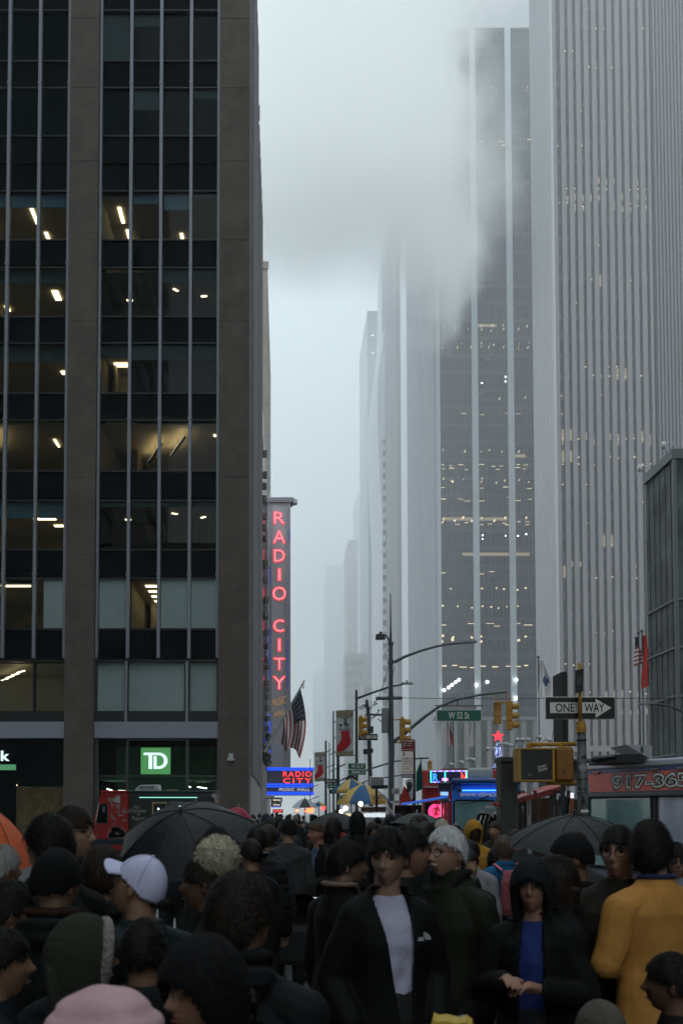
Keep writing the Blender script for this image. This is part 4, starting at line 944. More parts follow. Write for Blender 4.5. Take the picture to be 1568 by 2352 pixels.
# blue truck and red truck with led sign
YBt=24.
rt=thing('food_truck','red food truck with a bright LED sign frame behind the blue truck','food truck',(X(969,25.2),25.2,0))
YR2=YBt+1.2
BX(969,1150,1767,1960,YR2,0,5).build('body',M('truck_scarlet',(.48,.02,.012),.4,noise=.1),rt,bevel=.05)
BX(1014,1138,1763,1767,YR2,.4,3).build('roof_rack',blackm,rt)
led=BX(988.5,1070,1771,1797,YR2,-.1,-.02).build('led_panel',M('led_black',(.012,.012,.05),.3),rt)
cols=[(.02,.1,1),(.1,.5,1),(.8,.1,1),(.05,.9,.9),(1,.1,.4)]
for k in range(30):
    x=989+k*2.75; m=MB(); BX(x,x+2.2,1770,1772,YR2,-.16,-.1,m)
    if k<8 or k>24 : BX(x,x+2.2,1795,1797,YR2,-.16,-.1,m)
    m.build('led_light',E('led%d'%(k%5),cols[k%5],2.6),led)
m=MB(); BX(988,990.3,1770,1797,YR2,-.16,-.1,m); BX(1068,1070,1770,1797,YR2,-.16,-.1,m); BX(1020,1022,1772,1797,YR2,-.16,-.1,m); m.build('led_light',E('led3',cols[3],2.6),led)
text('R',(X(993,YR2),X(1004.5,YR2),Z(1793.5,YR2),Z(1776,YR2),YR2-.12),E('led_r',(.03,.25,1),2.2),led,'letter',bold=.03)
text('N',(X(1056,YR2),X(1067,YR2),Z(1793.5,YR2),Z(1774,YR2),YR2-.12),E('led_n',(1,.06,.05),2.2),led,'letter',bold=.02)
m=MB(); 
for x in (1017,1024): m.ell(P_(x,1790,YR2,-.13),(.04,.02,.04),8,6)
m.build('led_light',E('led_pink',(1,.2,.6),2.5),led)
BX(976,1010,1843,1935,YR2,-.06,-.002).build('windshield',dglass,rt,bevel=.02); BX(974,1008,1806,1808.5,YR2,-.3,-.002).build('sun_visor',M('visor_white',(.5,.5,.5),.5),rt)
m=MB(); c=P_(1000.5,1863,YR2,-.12)
for a in range(18): m.ob((c.x+.15*math.cos(a*.35),c.y,c.z+.15*math.sin(a*.35)),.08,.04,.08)
for s in (-.06,.06): m.ob((c.x+s,c.y,c.z),.04,.04,.11); 
m.build('neon_badge',E('badge_red',(1,.04,.16),2.4),rt)
MB().tube([(c.x,c.y-.0,c.z),(c.x,c.y+.02,c.z)],.17,20).build('neon_disc',E('badge_disc',(1,.05,.1),.35),rt)
m=MB(); BX(1070,1127,1764.5,1791,YR2,-.35,.8,m); m.build('roof_unit',M('unit_cream',(.42,.42,.40),.6,noise=.1),rt,bevel=.08)
bt_=thing('food_truck','bright blue food truck front with web address lettering and a blue neon strip','food truck',(X(1037,22.),22,0)); Yb=22.
blu=M('truck_blue',(.015,.19,.68),.35,noise=.08)
m=MB(); m.prism([P_(1037,1990,Yb),P_(1037,1806,Yb),P_(1040,1799,Yb),P_(1190,1795,Yb),P_(1190,1990,Yb)][::-1],(0,4.5,0)); m.build('body',blu,bt_,bevel=.04)
BX(1035,1192,1787,1800,Yb,-.18,.2).build('roof_lip',M('truck_blue_dark',(.01,.07,.27),.4),bt_,bevel=.05)
BX(1060,1152,1813.5,1816,Yb,-.07,-.01).build('neon_strip',E('neon_azure',(.06,.3,1),3.2),bt_)
BX(1052,1060,1812,1817,Yb,-.09,-.01).build('strip_end',blackm,bt_)
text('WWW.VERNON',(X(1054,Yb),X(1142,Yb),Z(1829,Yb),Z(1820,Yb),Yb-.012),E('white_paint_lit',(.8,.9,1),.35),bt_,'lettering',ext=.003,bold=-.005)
m=MB(); m.prism([P_(1042,1950,Yb,-.01),P_(1042,1842,Yb,-.01),P_(1048,1837,Yb,-.01),P_(1130,1838,Yb,-.01),P_(1140,1850,Yb,-.01),P_(1142,1950,Yb,-.01)][::-1],(0,-.01,0)); ws=m.build('windshield',M('windshield_teal',(.2,.36,.37),.12,noise=.25,ns=1.2),bt_)
m=MB(); pp=[P_(1042,1950,Yb,-.03),P_(1042,1842,Yb,-.03),P_(1048,1837,Yb,-.03),P_(1130,1838,Yb,-.03),P_(1140,1850,Yb,-.03),P_(1142,1950,Yb,-.03)]; m.tube(pp,.02,6); m.build('windshield_seal',tyre,bt_)
MB().tube([P_(1052,1846,Yb,-.08),P_(1085,1843,Yb,-.1),P_(1105,1834,Yb,-.12),P_(1119,1828,Yb,-.1)],[.012,.014,.018,.025],6).build('wiper',blackm,bt_)
m=MB(); 
for x in (1015,1022,1029): m.tube([P_(x,1960,Yb,-.2),P_(x,1838,Yb,-.2)],.022,6)
m.tube([P_(1012,1840,Yb,-.2),P_(1034,1838,Yb,-.2)],.03,6); m.ob(P_(1020,1832,Yb,-.2),.2,.2,.1); m.build('mirror_frame',chrome,bt_)
BX(1007,1036,1796,1818,Yb,-.35,.05).build('mirror',M('dark_blue_plastic',(.01,.012,.04),.4),bt_,bevel=.03)
BX(1012,1029,1819,1826,Yb,-.4,-.1).build('lamp_box',E('lampbox_blue',(.3,.6,1),1.1),bt_)
for x in (1050,1175): wheel((X(x,Yb),Yb+.8,.42),.42,bt_,'x')
nb=thing('neon_awning_bar','long slanted blue lit awning bar reaching left from the blue truck','awning',P_(970,1838,Yb))
MB().tube([P_(1021,1829,Yb,-.4),P_(985,1836,Yb,-.2),P_(925,1846,Yb,.2)],.045,6,flat=.6).build('bar',E('azure_bar',(.02,.15,.75),.7),nb)
m=MB(); m.tube([P_(958,1843,Yb),P_(968,1870,Yb)],.015,5).tube([P_(998,1835,Yb),P_(1008,1862,Yb)],.015,5); m.build('strut',blackm,nb)
# dark stall left of blue truck under a white canopy
sd=thing('market_stall','dark stall under a small white canopy behind the thick pole','stall',(X(940,30),30,0))
BX(903,975,1838,1843,30,-.3,1.8).build('canopy',M('canopy_cloth',(.45,.47,.5),.7),sd)
BX(905,972,1848,1900,30,.2,1.6).build('counter',M('stall_dark',(.012,.02,.018),.6),sd)
for x in (905,972): MB().tube([P_(x,1840,30),(X(x,30),30,0)],.03,6).build('post',chrome,sd)
BX(904,920,1808,1823,30,.3,.6).build('sign_board',M('grey_board',(.3,.31,.32),.6),sd,bevel=.05); BX(921,927,1822,1838,30,.2,.5).build('box',M('brown_box',(.12,.07,.04),.7),sd)
# mirror panel
mp_=thing('truck_mirror','rounded white rimmed mirror panel above the yellow umbrellas','mirror',P_(865,1805,24)); 
BX(849,882,1782.5,1802.5,24,0,.06).build('rim',swh,mp_,bevel=.02); BX(850.7,880.3,1784,1801,24,-.012,-.002).build('glass',M('mirror_grey',(.11,.12,.13),.2),mp_); BX(855,892,1801.5,1810,24,.1,.5).build('housing',blackm,mp_,bevel=.02)
MB().tube([P_(866,1808,24,.2),P_(866,1865,24,.2)],.03,8).build('stem',blackm,mp_)
# hot dog cart
hc=thing('hot_dog_cart','steel hot dog cart with glowing white counter beneath the yellow umbrellas','food cart',(X(850,28),28,0))
BX(826,890,1868,1960,28,0,1.2).build('body',M('cart_steel',(.25,.27,.28),.35,metal=.7,noise=.2,ns=5),hc,bevel=.02)
BX(835,884,1867,1876,28,-.06,-.01).build('lit_counter',E('counter_white',(.85,.93,1),.85),hc)
BX(828,888,1851,1853,28,-.1,1.2).build('shelf',chrome,hc); BX(829,888,1853,1864,28,.2,.3).build('menu_panel',M('menu_brown',(.06,.03,.02),.5,noise=.6,ns=20),hc)
for x in (828,888): MB().tube([P_(x,1868,28),P_(x,1840,28)],.015,6).build('post',chrome,hc)
BX(796,808,1868,1900,28,.3,.8).build('lit_case',E('case_warm',(1,.85,.5),1.0),hc)
for x,y,r in ((792,1855.5,.055),(789,1858,.04),(782,1863,.05),(826,1845.5,.06)):
    MB().ell(P_(x,y,28,-.3),r,10,8).build('bulb',E('bulb_warm',(1,.82,.5),22),hc)
for x in (832,884): wheel((X(x,28),28.1,.3),.3,hc)
# food stall with raised red awning (right)
YK=15.
fs=thing('food_stall','dark food stall with raised red awning panel and brown back boards at right','stall',(X(1250,YK),YK,0))
colm=M('dark_steel_column',(.055,.06,.06),.45,metal=.4,noise=.35,ns=7,rnoise=.25,stretch=(6,6,.4))
m=MB(); 
for k in range(8): BX(1152+k*4.4,1155.2+k*4.4,1752,1960,YK-1.2,-.03,0,m)
BX(1151,1187,1748,1985,YK-1.2,0,.3,m); BX(1148,1189,1738,1749,YK-1.2,-.06,.35,m); m.build('column',colm,fs,bevel=.004)
BX(1190,1345,1835,1990,YK+1.6,0,.1).build('back_board',M('stall_back',(.035,.02,.013),.5,noise=.5,ns=3),fs)
bb=M('brown_board',(.16,.06,.025),.5,noise=.4,ns=4)
BX(1233,1262,1832,1935,YK+1,0,.06).build('board',bb,fs); BX(1310,1317,1822,1935,YK,0,.08).build('post',M('orange_post',(.25,.06,.02),.5,noise=.4),fs)
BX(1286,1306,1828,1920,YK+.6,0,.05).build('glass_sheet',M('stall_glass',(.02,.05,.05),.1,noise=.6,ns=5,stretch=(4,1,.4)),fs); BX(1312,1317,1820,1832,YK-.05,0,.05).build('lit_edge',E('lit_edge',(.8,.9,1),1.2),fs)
BX(1213,1219,1795,1960,YK-.3,0,.06).build('post',M('pale_post',(.35,.36,.37),.4,noise=.2),fs)
for x,w_ in ((1192,4),(1201,3),(1228,4),(1265,5),(1274,3),(1305,5)): BX(x,x+w_,1815,1975,YK-.2+rnd.random(),0,.06).build('post',blackm,fs)
m=MB()
for k in range(9): x=1196+rnd.random()*110; m.tube([P_(x,1850,YK-.3),P_(x+rnd.uniform(-3,3),1850+rnd.uniform(15,60),YK-.3)],.008,5)
m.build('rail',chrome,fs)
MB().tube([P_(1285,1830,YK,-.5),P_(1298,1880,YK)],.015,6).build('strut',blackm,fs)
aw_=M('awning_red',(.42,.07,.055),.55,noise=.45,ns=2.2); 
m=MB(); m.prism([P_(1127,1849.5,YK-1.2),P_(1146,1853.5,YK-1.2),P_(1300,1816,YK+.8),P_(1300,1806,YK+.8),P_(1262,1806,YK+1)],(0,.0,.035)); aw2=m.build('awning',aw_,fs)
A=P_(1150,1848,YK-1,-.02);
P0=P_(1158,1846,YK-1.1);U=P_(1250,1822,YK+.2)-P0;W=P_(1186,1838,YK-.6)-P0
for v in (P0,): v.z+=.045
m=MB()
for k in range(7):
    a=P0+U*(k/7)+W*.1; b=P0+U*((k+.75)/7)+W*(.9 if k%2 else .5); m.tube([a,(a+b)/2+V((0,0,.01))+W*.3,b],.012,5,flat=.4)
m.build('awning_print',M('awning_print_mat',(.5,.44,.44),.6),fs)
bk=M('awning_black',(.012,.012,.012),.5); m=MB()
for a,b in ((.08,.16),(.3,.4),(.55,.7),(.85,.95)):
    g=lambda t,dz=0.: P_(1146+154*t,1854-37.5*t,YK-1.2+2*t,-.02)
    m.prism([g(a),g(b),g(b)+V((0,0,.045)),g(a)+V((0,0,.045))],(0,-.01,0))
m.build('awning_edge',bk,aw2)
MB().tube([P_(1137,1850,YK-1.2),P_(1137,1843,YK-1.2)],.012,6).build('hook',blackm,fs)
# black suv
sv=thing('parked_suv','black SUV with a snow white hood edge between blue truck and dark column','car',(X(1088,19),19,0)); Yv=19
m=MB(); m.prism([P_(1088,1990,Yv),P_(1090,1905,Yv),P_(1095,1874,Yv),P_(1101,1866,Yv),P_(1150,1862,Yv),P_(1160,1990,Yv)][::-1],(0,3.8,0)); m.build('body',M('car_black',(.008,.009,.011),.2,noise=.1),sv,bevel=.05)
m=MB(); m.prism([P_(1096,1866,Yv,-.06),P_(1103,1861,Yv,-.06),P_(1132,1858,Yv,-.06),P_(1132,1878,Yv,-.06),P_(1122,1868,Yv,-.06)][::-1],(0,.5,0)); m.build('roof_cover',M('cover_white',(.42,.43,.43),.5),sv)
m=MB()
for x in (1101,1110,1119): m.tube([P_(x-2,1915,Yv,-.03),P_(x+1,1885,Yv,-.04),P_(x+5,1872,Yv,-.03)],.015,6)
m.build('trim',chrome,sv); BX(1113,1132,1849,1857,Yv,-.1,.0).build('roof_sign',M('visor_white',(.5,.5,.5),.5),sv)
BX(1094,1108,1908,1920,Yv,-.3,-.05).build('mirror',M('car_black',(.008,.009,.011),.2),sv,bevel=.03)
for x in (1096,1152): wheel((X(x,Yv),Yv+.5,.38),.38,sv,'x')
rt.rotation_euler.z=R(-7.9); bt_.rotation_euler.z=R(-9.6); sv.rotation_euler.z=R(-10.8)
# right truck, local frame then rotated
vt=thing('food_truck','long white and blue food truck with a red phone number panel at the right edge','food truck',(0,0,0)); Lt=9.
body=M('truck_steel_blue',(.22,.25,.34),.4,noise=.08,ns=1); pan=M('panel_red',(.8,.11,.09),.4,noise=.14,ns=1.2); lav=M('blue_paint',(.04,.06,.22),.4,noise=.3,ns=1)
def LB(x0,x1,y0,y1,z0,z1,nm,mt,bev=0,m=None): return MB().bx(x0,x1,y0,y1,z0,z1).build(nm,mt,vt,local=True,bevel=bev)
LB(0,Lt,0,2.3,.45,2.66,'body',body,.06); LB(.0,Lt,-.03,2.33,2.56,2.68,'roof',M('roof_pale',(.5,.55,.62),.35,noise=.1),.03)
LB(.02,Lt,-.012,-.002,2.47,2.56,'blue_band',lav)
m=MB(); m.prism([(.12,-.012,2.19),(Lt,-.012,2.19),(Lt,-.012,2.49),(.07,-.012,2.49)],(0,-.008,0)); m.build('red_panel',pan,vt,local=True)
LB(.02,Lt,-.03,-.003,2.11,2.18,'trim_rail',M('rail_dark',(.05,.06,.09),.4),.005)
win=M('truck_glass_teal',(.26,.44,.45),.12,noise=.28,ns=1.1); win2=M('truck_glass_lavender',(.48,.54,.68),.15,noise=.1)
x=.06
for k,(a,b,mt) in enumerate(((.08,1.55,win),(1.66,3.1,win2),(3.2,4.6,win),(4.7,6.2,win2),(6.3,7.8,win))):
    w_=LB(a,b,-.01,-.002,.95,2.10,'window',mt); 
    MB().tube([(a,-.02,.95),(a,-.02,2.10),(b,-.02,2.10),(b,-.02,.95),(a,-.02,.95)],.028,6).build('seal',tyre,w_,local=True)
for xx in (.2,1.55,2.1,3.4): LB(xx,xx+.16,-.05,-.005,2.492,2.53,'marker_lamp',M('amber_marker',(.35,.08,.02),.35) if xx<1 else M('grey_marker',(.16,.15,.13),.4),.01)
for xx in (2,7): 
    w_=MB().tube([(xx,-.02,.42),(xx,.25,.42)],.42,24).build('wheel',tyre,vt,local=True); MB().tube([(xx,-.04,.42),(xx,.2,.42)],.22,16).build('rim',chrome,w_,local=True)
def vtext(s,x0,x1,z0,z1,y,mt,bold,ext=.002): 
    return text(s,(x0,x1,z0,z1,y),mt,vt,'lettering',ext=ext,bold=bold)
vtext('917-365-90',.63,3.06,2.202,2.482,-.024,M('number_shadow',(.03,.02,.02),.5),.09)
vtext('917-365-90',.665,3.025,2.225,2.459,-.028,M('number_white',(.9,.9,.9),.5),.055)
vtext('917-365-90',.705,2.985,2.262,2.422,-.034,sbk,.0)
vt.location=(5.15,17,0); vt.rotation_euler=(0,0,R(-67.6))
ac=thing('roof_unit','black covered roof vent unit on top of the white truck','vent',P_(1425,1752,15.4))
m=MB(); m.prism([P_(1386,1752,15.6),P_(1388,1743,15.6),P_(1401,1732,15.6),P_(1470,1729,15.6),P_(1490,1739,15.6),P_(1480,1740,15.6),P_(1478,1752,15.6)][::-1],(0,.8,0)); m.ell(P_(1376,1742,15.8),(.11,.3,.06)).ell(P_(1392,1740,15.8),(.14,.3,.05)); m.build('cover',M('black_cover',(.012,.014,.014),.5),ac,bevel=.02)
MB().tube([P_(1474,1730,15.8),P_(1474,1712,15.8)],.012,6).ob(P_(1474,1722,15.8),.04,.04,.08).build('antenna',galv,ac)
cw=thing('white_canopy','pale pointed canopy corner behind the white truck','canopy',P_(1465,1745,30)); m=MB(); m.prism([P_(1437,1709,30),P_(1497,1711,30),P_(1497,1745,30)][::-1],(0,1.5,0)); m.build('cloth',M('canopy_pale',(.42,.44,.48),.7),cw)
MB().tube([P_(1496,1745,30),(X(1496,30),30,0)],.03,6).build('post',chrome,cw)
rf2=thing('truck_roof','low pale truck roof with slats seen past the near signal pole','food truck',P_(1360,1745,26)); BX(1300,1440,1738,1747,26,0,3).build('roof',M('roof_grey_white',(.3,.31,.32),.5,noise=.15),rf2,bevel=.05); BX(1302,1360,1747,1800,26,.1,2.9).build('body',M('truck_grey',(.12,.12,.13),.5),rf2)
m=MB()
for k in range(5): BX(1308,1350,1750+k*5,1752+k*5,26,.02,.1,m)
m.build('vent_slat',blackm,rf2)
# ================================================================ umbrellas
def umbrella(name,label,apex,rad,mats,h=.28,shaft=.95,tilt=(0,0),rib=True,n=8,group=None,hand=True,valance=0,rot=0.):
    t=thing(name,label,'umbrella',apex,0,group)
    per={}
    def pt(i,k,s): # i rib idx float, k 0..1 radius
        a=rot+2*math.pi*i/n; fr=i-int(i)
        r=rad*k*(1-.10*math.sin(math.pi*fr)*k); z=-h*(k**1.75)+ (0.03*rad*math.sin(math.pi*fr)*k*k)
        return V((r*math.cos(a),r*math.sin(a),z))
    for i in range(n):
        mt=mats[i%len(mats)]; m=per.setdefault(mt.name,(MB(),mt))[0]
        q=4; kk=7
        for a in range(q):
            for b in range(kk):
                u0=i+a/q; u1=i+(a+1)/q*.9999
                if a==q-1: u1=i+.99999
                m.quad(pt(u0,b/kk,0),pt(u0,(b+1)/kk,0),pt(u1,(b+1)/kk,0),pt(u1,b/kk,0))
            if valance:
                A=pt(i+a/q,1,0);B=pt(i+(a+1)/q*.99999 if a<q-1 else i+.99999,1,0); d=V((0,0,-valance)); m.quad(A,A+d,B+d,B)
    for k,(m,mt) in per.items(): m.build('canopy',mt,t,smooth=True,local=True)
    m=MB()
    if rib:
        for i in range(n): m.tube([pt(i,k/5,0)+V((0,0,.006)) for k in range(6)],rad*.006,5)
        m.build('rib',blackm,t,local=True)
    m=MB(); m.tube([(0,0,.05),(0,0,-shaft)],.011 if hand else .02,8); m.build('shaft',chrome if hand else galv,t,local=True)
    if hand: MB().tube([(0,0,-shaft+.12),(0,0,-shaft),(.02,0,-shaft-.03),(.05,0,-shaft-.02)],.016,8).build('handle',blackm,t,local=True)
    t.rotation_euler=(tilt[0],tilt[1],0); return t
ub=M('umbrella_black',(.007,.011,.013),.6,noise=.12,bump=.15,bs=6); ub2=M('umbrella_navy_black',(.007,.011,.015),.65,noise=.12); uor=M('umbrella_orange',(.68,.115,.02),.6,noise=.1); ured=M('umbrella_red',(.36,.012,.05),.6,noise=.08)
uw=M('umbrella_white',(.45,.5,.56),.6); uk=M('umbrella_charcoal',(.03,.033,.04),.6); uy=M('umbrella_yellow',(.55,.37,.10),.7,noise=.14,ns=3); ubl=M('umbrella_blue',(.015,.10,.26),.7,noise=.14,ns=3)
YU=8.6
umbrella('umbrella','large open black umbrella in front of the popcorn truck',D(415,1862,YU),.64,[ub],h=.34,tilt=(R(32),R(-8)),rot=.3)
umbrella('umbrella','bright orange umbrella cut by the left picture edge',D(-35,1850,7.5),.50,[uor],h=.36,tilt=(R(8),R(14)),rot=.2)
umbrella('umbrella','small crimson umbrella beside the bank pillar',D(548,1852,22),.32,[ured],h=.22,tilt=(R(10),R(6)),rot=.1)
umbrella('umbrella','black and white segmented umbrella below the marquee',D(700,1834,26),.37,[uw,uk],h=.24,rot=R(22))
umbrella('umbrella','flat dark umbrella in the crowd right of the dark haired man in blue',D(770,1866,14),.42,[ub2],h=.18,tilt=(R(6),0),rot=.3)
umbrella('umbrella','dark green black umbrella in the crowd below the neon awning bar',D(958,1866,15),.42,[M('umbrella_dark_green',(.02,.03,.028),.6)],h=.16,rot=.1)
umbrella('umbrella','large black umbrella held at right in front of the white truck',D(1318,1872,8.2),.56,[ub2],h=.23,tilt=(R(10),R(-2)),rot=.2)
Y3=29.5
def vumb(name,label,cx,cy,Yq,rad,h,rot,texts):
    t=umbrella(name,label,D(cx,cy,Yq),rad,[uy,ubl],h=h,shaft=2.0,rib=False,hand=False,valance=.10,rot=rot,group='yellow and blue vendor umbrellas'); return t
t=vumb('vendor_umbrella','nearer yellow and blue vendor umbrella lettered SABRETT over the hot dog cart',835,1801,Y3,.80,.50,R(10),None)
c=D(835,1801,Y3)
def ring(s,a0,r,zz,size,mt): # letters laid along the panel chord
    A=V((r*math.cos(a0[0]),r*math.sin(a0[0]),zz)); B=V((r*math.cos(a0[1]),r*math.sin(a0[1]),zz)); U=B-A; N=V((U.y,-U.x,0)).normalized(); W=(V((0,0,1))-N*.0)*size; A=A+N*.07
    W=V((0,0,size))-N*size*1.0
    text(s,(0,1,0,1,0),mt,t,'lettering',ext=.002,bold=.02,frame=(A+c,U,W,N))
pr=M('umbrella_print',(.05,.04,.02),.7)
ring('SABRETT',(R(-79),R(-37)),.77,-.44,.13,pr); 
ring('SABRETT',(R(-172),R(-140)),.77,-.44,.13,pr)
t=vumb('vendor_umbrella','farther yellow and blue vendor umbrella overlapping behind the first',806,1789,34,.62,.38,R(35),None); c=D(806,1789,34)
umbrella('vendor_umbrella','small far yellow and blue umbrella beside the black and white one',D(732,1841,46),.42,[uy,ubl],h=.22,shaft=2,rib=False,hand=False,rot=.2,group='yellow and blue vendor umbrellas')
# distant red lights
for i,(x,y,Yq,cl) in enumerate(((713,1859,60,(1,.1,.03)),(742,1855,55,(1,.04,.03)),(702,1862,70,(1,.2,.1)),(682,1861,75,(1,.3,.15)))):
    t=thing('traffic_light' if i==1 else 'tail_light',['bright red orange light glowing under the black and white umbrella','small red traffic light right of the black and white umbrella','dim reddish light left of the bright one','faint orange light on the far left below the marquee'][i],'light',P_(x,y+3,Yq))
    MB().ell(P_(x,y,Yq),(.12 if i else .2),10,8).build('lamp',E('red_lamp%d'%i,cl,6 if i<2 else 3),t); BX(x-4,x+4,y-5,y+5,Yq,.15,.3).build('housing',blackm,t)
wb=thing('plastic_bag','crumpled white plastic sheet hanging right of the hot dog cart','bag',P_(900,1883,26)); m=MB(); 
rr=[(888,1850,3),(893,1858,6),(898,1866,8),(905,1874,9),(911,1882,6)]
m.tube([P_(x,y,26) for x,y,r in rr],[r*26/2299 for x,y,r in rr],9,flat=.6); o_=m.build('bag_body',M('bag_white',(.38,.38,.40),.6,noise=.2,bump=.6,bs=9),wb,smooth=True)
# ================================================================ people
def bp_eval(o):
    dg=bpy.context.evaluated_depsgraph_get(); me=bpy.data.meshes.new_from_object(o.evaluated_get(dg)); return me
def remesh(mb,vox,smooth=3,name='m'):
    o=mb.build(name); m=o.modifiers.new('r','REMESH'); m.mode='VOXEL'; m.voxel_size=vox; m.adaptivity=0
    if smooth: q=o.modifiers.new('s','SMOOTH'); q.factor=.5; q.iterations=smooth
    bpy.context.view_layer.update(); me=bp_eval(o); old=o.data; bpy.data.objects.remove(o); bpy.data.meshes.remove(old)
    me.materials.clear(); return me
def getv(me): a=np.empty(len(me.vertices)*3); me.vertices.foreach_get('co',a); return a.reshape(-1,3)
def setv(me,a): me.vertices.foreach_set('co',a.ravel()); me.update()
def link(me,name,mt,par):
    me.materials.append(mt); 
    me.polygons.foreach_set('use_smooth',[True]*len(me.polygons))
    o=bpy.data.objects.new(name,me); me.name=name; C.objects.link(o); o.parent=par; return o
def G(x,z,cx,cz,sx,sz): return np.exp(-((x-cx)/sx)**2-((z-cz)/sz)**2)
def head_pts(nu=96,nv=72,fem=0,scale=1.):
    """head grid centred at origin, face toward -Y, height ~.235"""
    th=np.linspace(0,math.pi,nv+1)[:,None]; ph=np.linspace(0,2*math.pi,nu,endpoint=False)[None,:]
    x=np.sin(th)*np.cos(ph); y=np.sin(th)*np.sin(ph); z=np.cos(th)*np.ones_like(ph)
    X_=x*.0715; Y_=y*.096; Z_=z*.118
    t=np.clip(-z,0,1)            # lower half
    X_=X_*(1-.30*t**1.5); 
    front=np.clip(-y,0,1)
    Y_=np.where(y<0,Y_*(1-.0*t),Y_*(1+.06*np.clip(z+.2,0,1)-.38*t**1.2))
    Y_=Y_-.014*t*1.0
    # face features pushed along -Y where front
    f=(front>.0)*1.0
    d=np.zeros_like(X_)
    d+= .028*G(X_,Z_,0,-.024,.0095,.016)+.015*G(X_,Z_,0,.002,.008,.024)      # nose
    d+= .006*G(X_,Z_,.014,-.030,.007,.008)+.006*G(X_,Z_,-.014,-.030,.007,.008)
    d-= .014*(G(X_,Z_,.031,.010,.017,.012)+G(X_,Z_,-.031,.010,.017,.012))  # sockets
    d+= .006*(G(X_,Z_,.03,.030,.024,.009)+G(X_,Z_,-.03,.030,.024,.009))*(1-.5*fem)
    d+= .010*G(X_,Z_,0,-.055,.022,.006)+.009*G(X_,Z_,0,-.068,.018,.006)-.003*G(X_,Z_,0,-.0615,.024,.0025)
    d+= .010*G(X_,Z_,0,-.098,.022,.014)
    d+= .004*(G(X_,Z_,.042,-.022,.018,.018)+G(X_,Z_,-.042,-.022,.018,.018))
    Y_=Y_-d*f
    P=np.stack([X_,Y_,Z_],-1)*scale
    return P
def head_mb(fem=0,rot=None,c=(0,0,0),s=1.,mb=None):
    P=head_pts(fem=fem,scale=s); nv,nu=P.shape[0]-1,P.shape[1]; mb=mb or MB(); c=V(c)
    vs=[c+(rot@V(p) if rot else V(p)) for p in P.reshape(-1,3)]
    fs=[(i*nu+j,(i+1)*nu+j,(i+1)*nu+(j+1)%nu,i*nu+(j+1)%nu) for i in range(nv) for j in range(nu)]
    mb.add(vs,fs)
    for sx in (-1,1):  # ears
        e=MB(); q=V((sx*.0735,.012,-.005))*s; q=rot@q if rot else q
        r=(rot if rot else Matrix.Identity(3))@Matrix.Rotation(-sx*.35,3,'Z')@Matrix.Rotation(.15,3,'X')
        mb.ell(c+q,(.011*s,.019*s,.033*s),10,8,rot=r)
    return mb
def hand(mb,w,d,side,curl=.5,s=1.,up=V((0,0,1))):
    """w wrist, d direction; palm and five bent fingers"""
    d=V(d).normalized(); a=d.cross(up); a=a.normalized() if a.length>.1 else V((1,0,0)); n=a.cross(d).normalized(); a*=side
    w=V(w)
    mb.cap(w,w+d*.05*s,.026*s,.030*s,10)
    for k in range(4):
        mb.cap(w+d*.03*s+a*(.018-.014*k)*s,w+d*.085*s+a*(.03-.02*k)*s,.013*s,.011*s,8)
        L=[.072,.08,.074,.058][k]*s; p=w+d*.085*s+a*(.03-.02*k)*s; dd=d.copy()
        for j,fr in enumerate((.45,.32,.23)):
            dd=(dd*math.cos(curl)-n*math.sin(curl)).normalized(); q=p+dd*L*fr; mb.cap(p,q,.0095*s-.001*j*s,.0088*s-.001*j*s,7); p=q
    p=w+d*.02*s+a*.025*s; q=p+(d*.7+a*.8).normalized()*.04*s; mb.cap(p,q,.013*s,.011*s,8); mb.cap(q,q+(d*.95+a*.2-n*curl*.6).normalized()*.032*s,.0105*s,.009*s,8)
POSE={'clasp':(((.24,.0,1.10),(.03,-.22,1.17)),((-.24,.0,1.12),(-.12,-.24,1.20))),
 'down':(((.215,.03,1.10),(.225,-.06,.86)),((-.215,.03,1.10),(-.225,-.06,.86))),
 'pocket':(((.235,.06,1.10),(.185,-.08,.93)),((-.235,.06,1.10),(-.185,-.08,.93))),
 'hold':(((.26,.02,1.14),(.10,-.24,1.08)),((-.27,.03,1.13),(-.27,-.06,.88))),
 'push':(((.26,.0,1.14),(.16,-.28,1.05)),((-.26,.0,1.14),(-.16,-.28,1.05))),
 'raise':(((.27,-.08,1.2),(.16,-.22,1.40)),((-.27,.03,1.13),(-.27,-.06,.88))),
 'fold':(((.25,-.05,1.14),(-.02,-.24,1.12)),((-.25,-.05,1.12),(.05,-.22,1.08)))}
HZ=1.622
def skel(pose,wide=1.):
    (eL,wL),(eR,wR)=POSE[pose]; return [(V((.168*wide,.015,1.365)),V(eL),V(wL),1),(V((-.168*wide,.015,1.365)),V(eR),V(wR),-1)]
legs=[(V((.09,0,.92)),V((.10,-.05,.50)),V((.10,.03,.08)),V((.115,-.12,.035))),(V((-.09,0,.92)),V((-.10,.01,.50)),V((-.10,.08,.08)),V((-.12,-.07,.035)))]
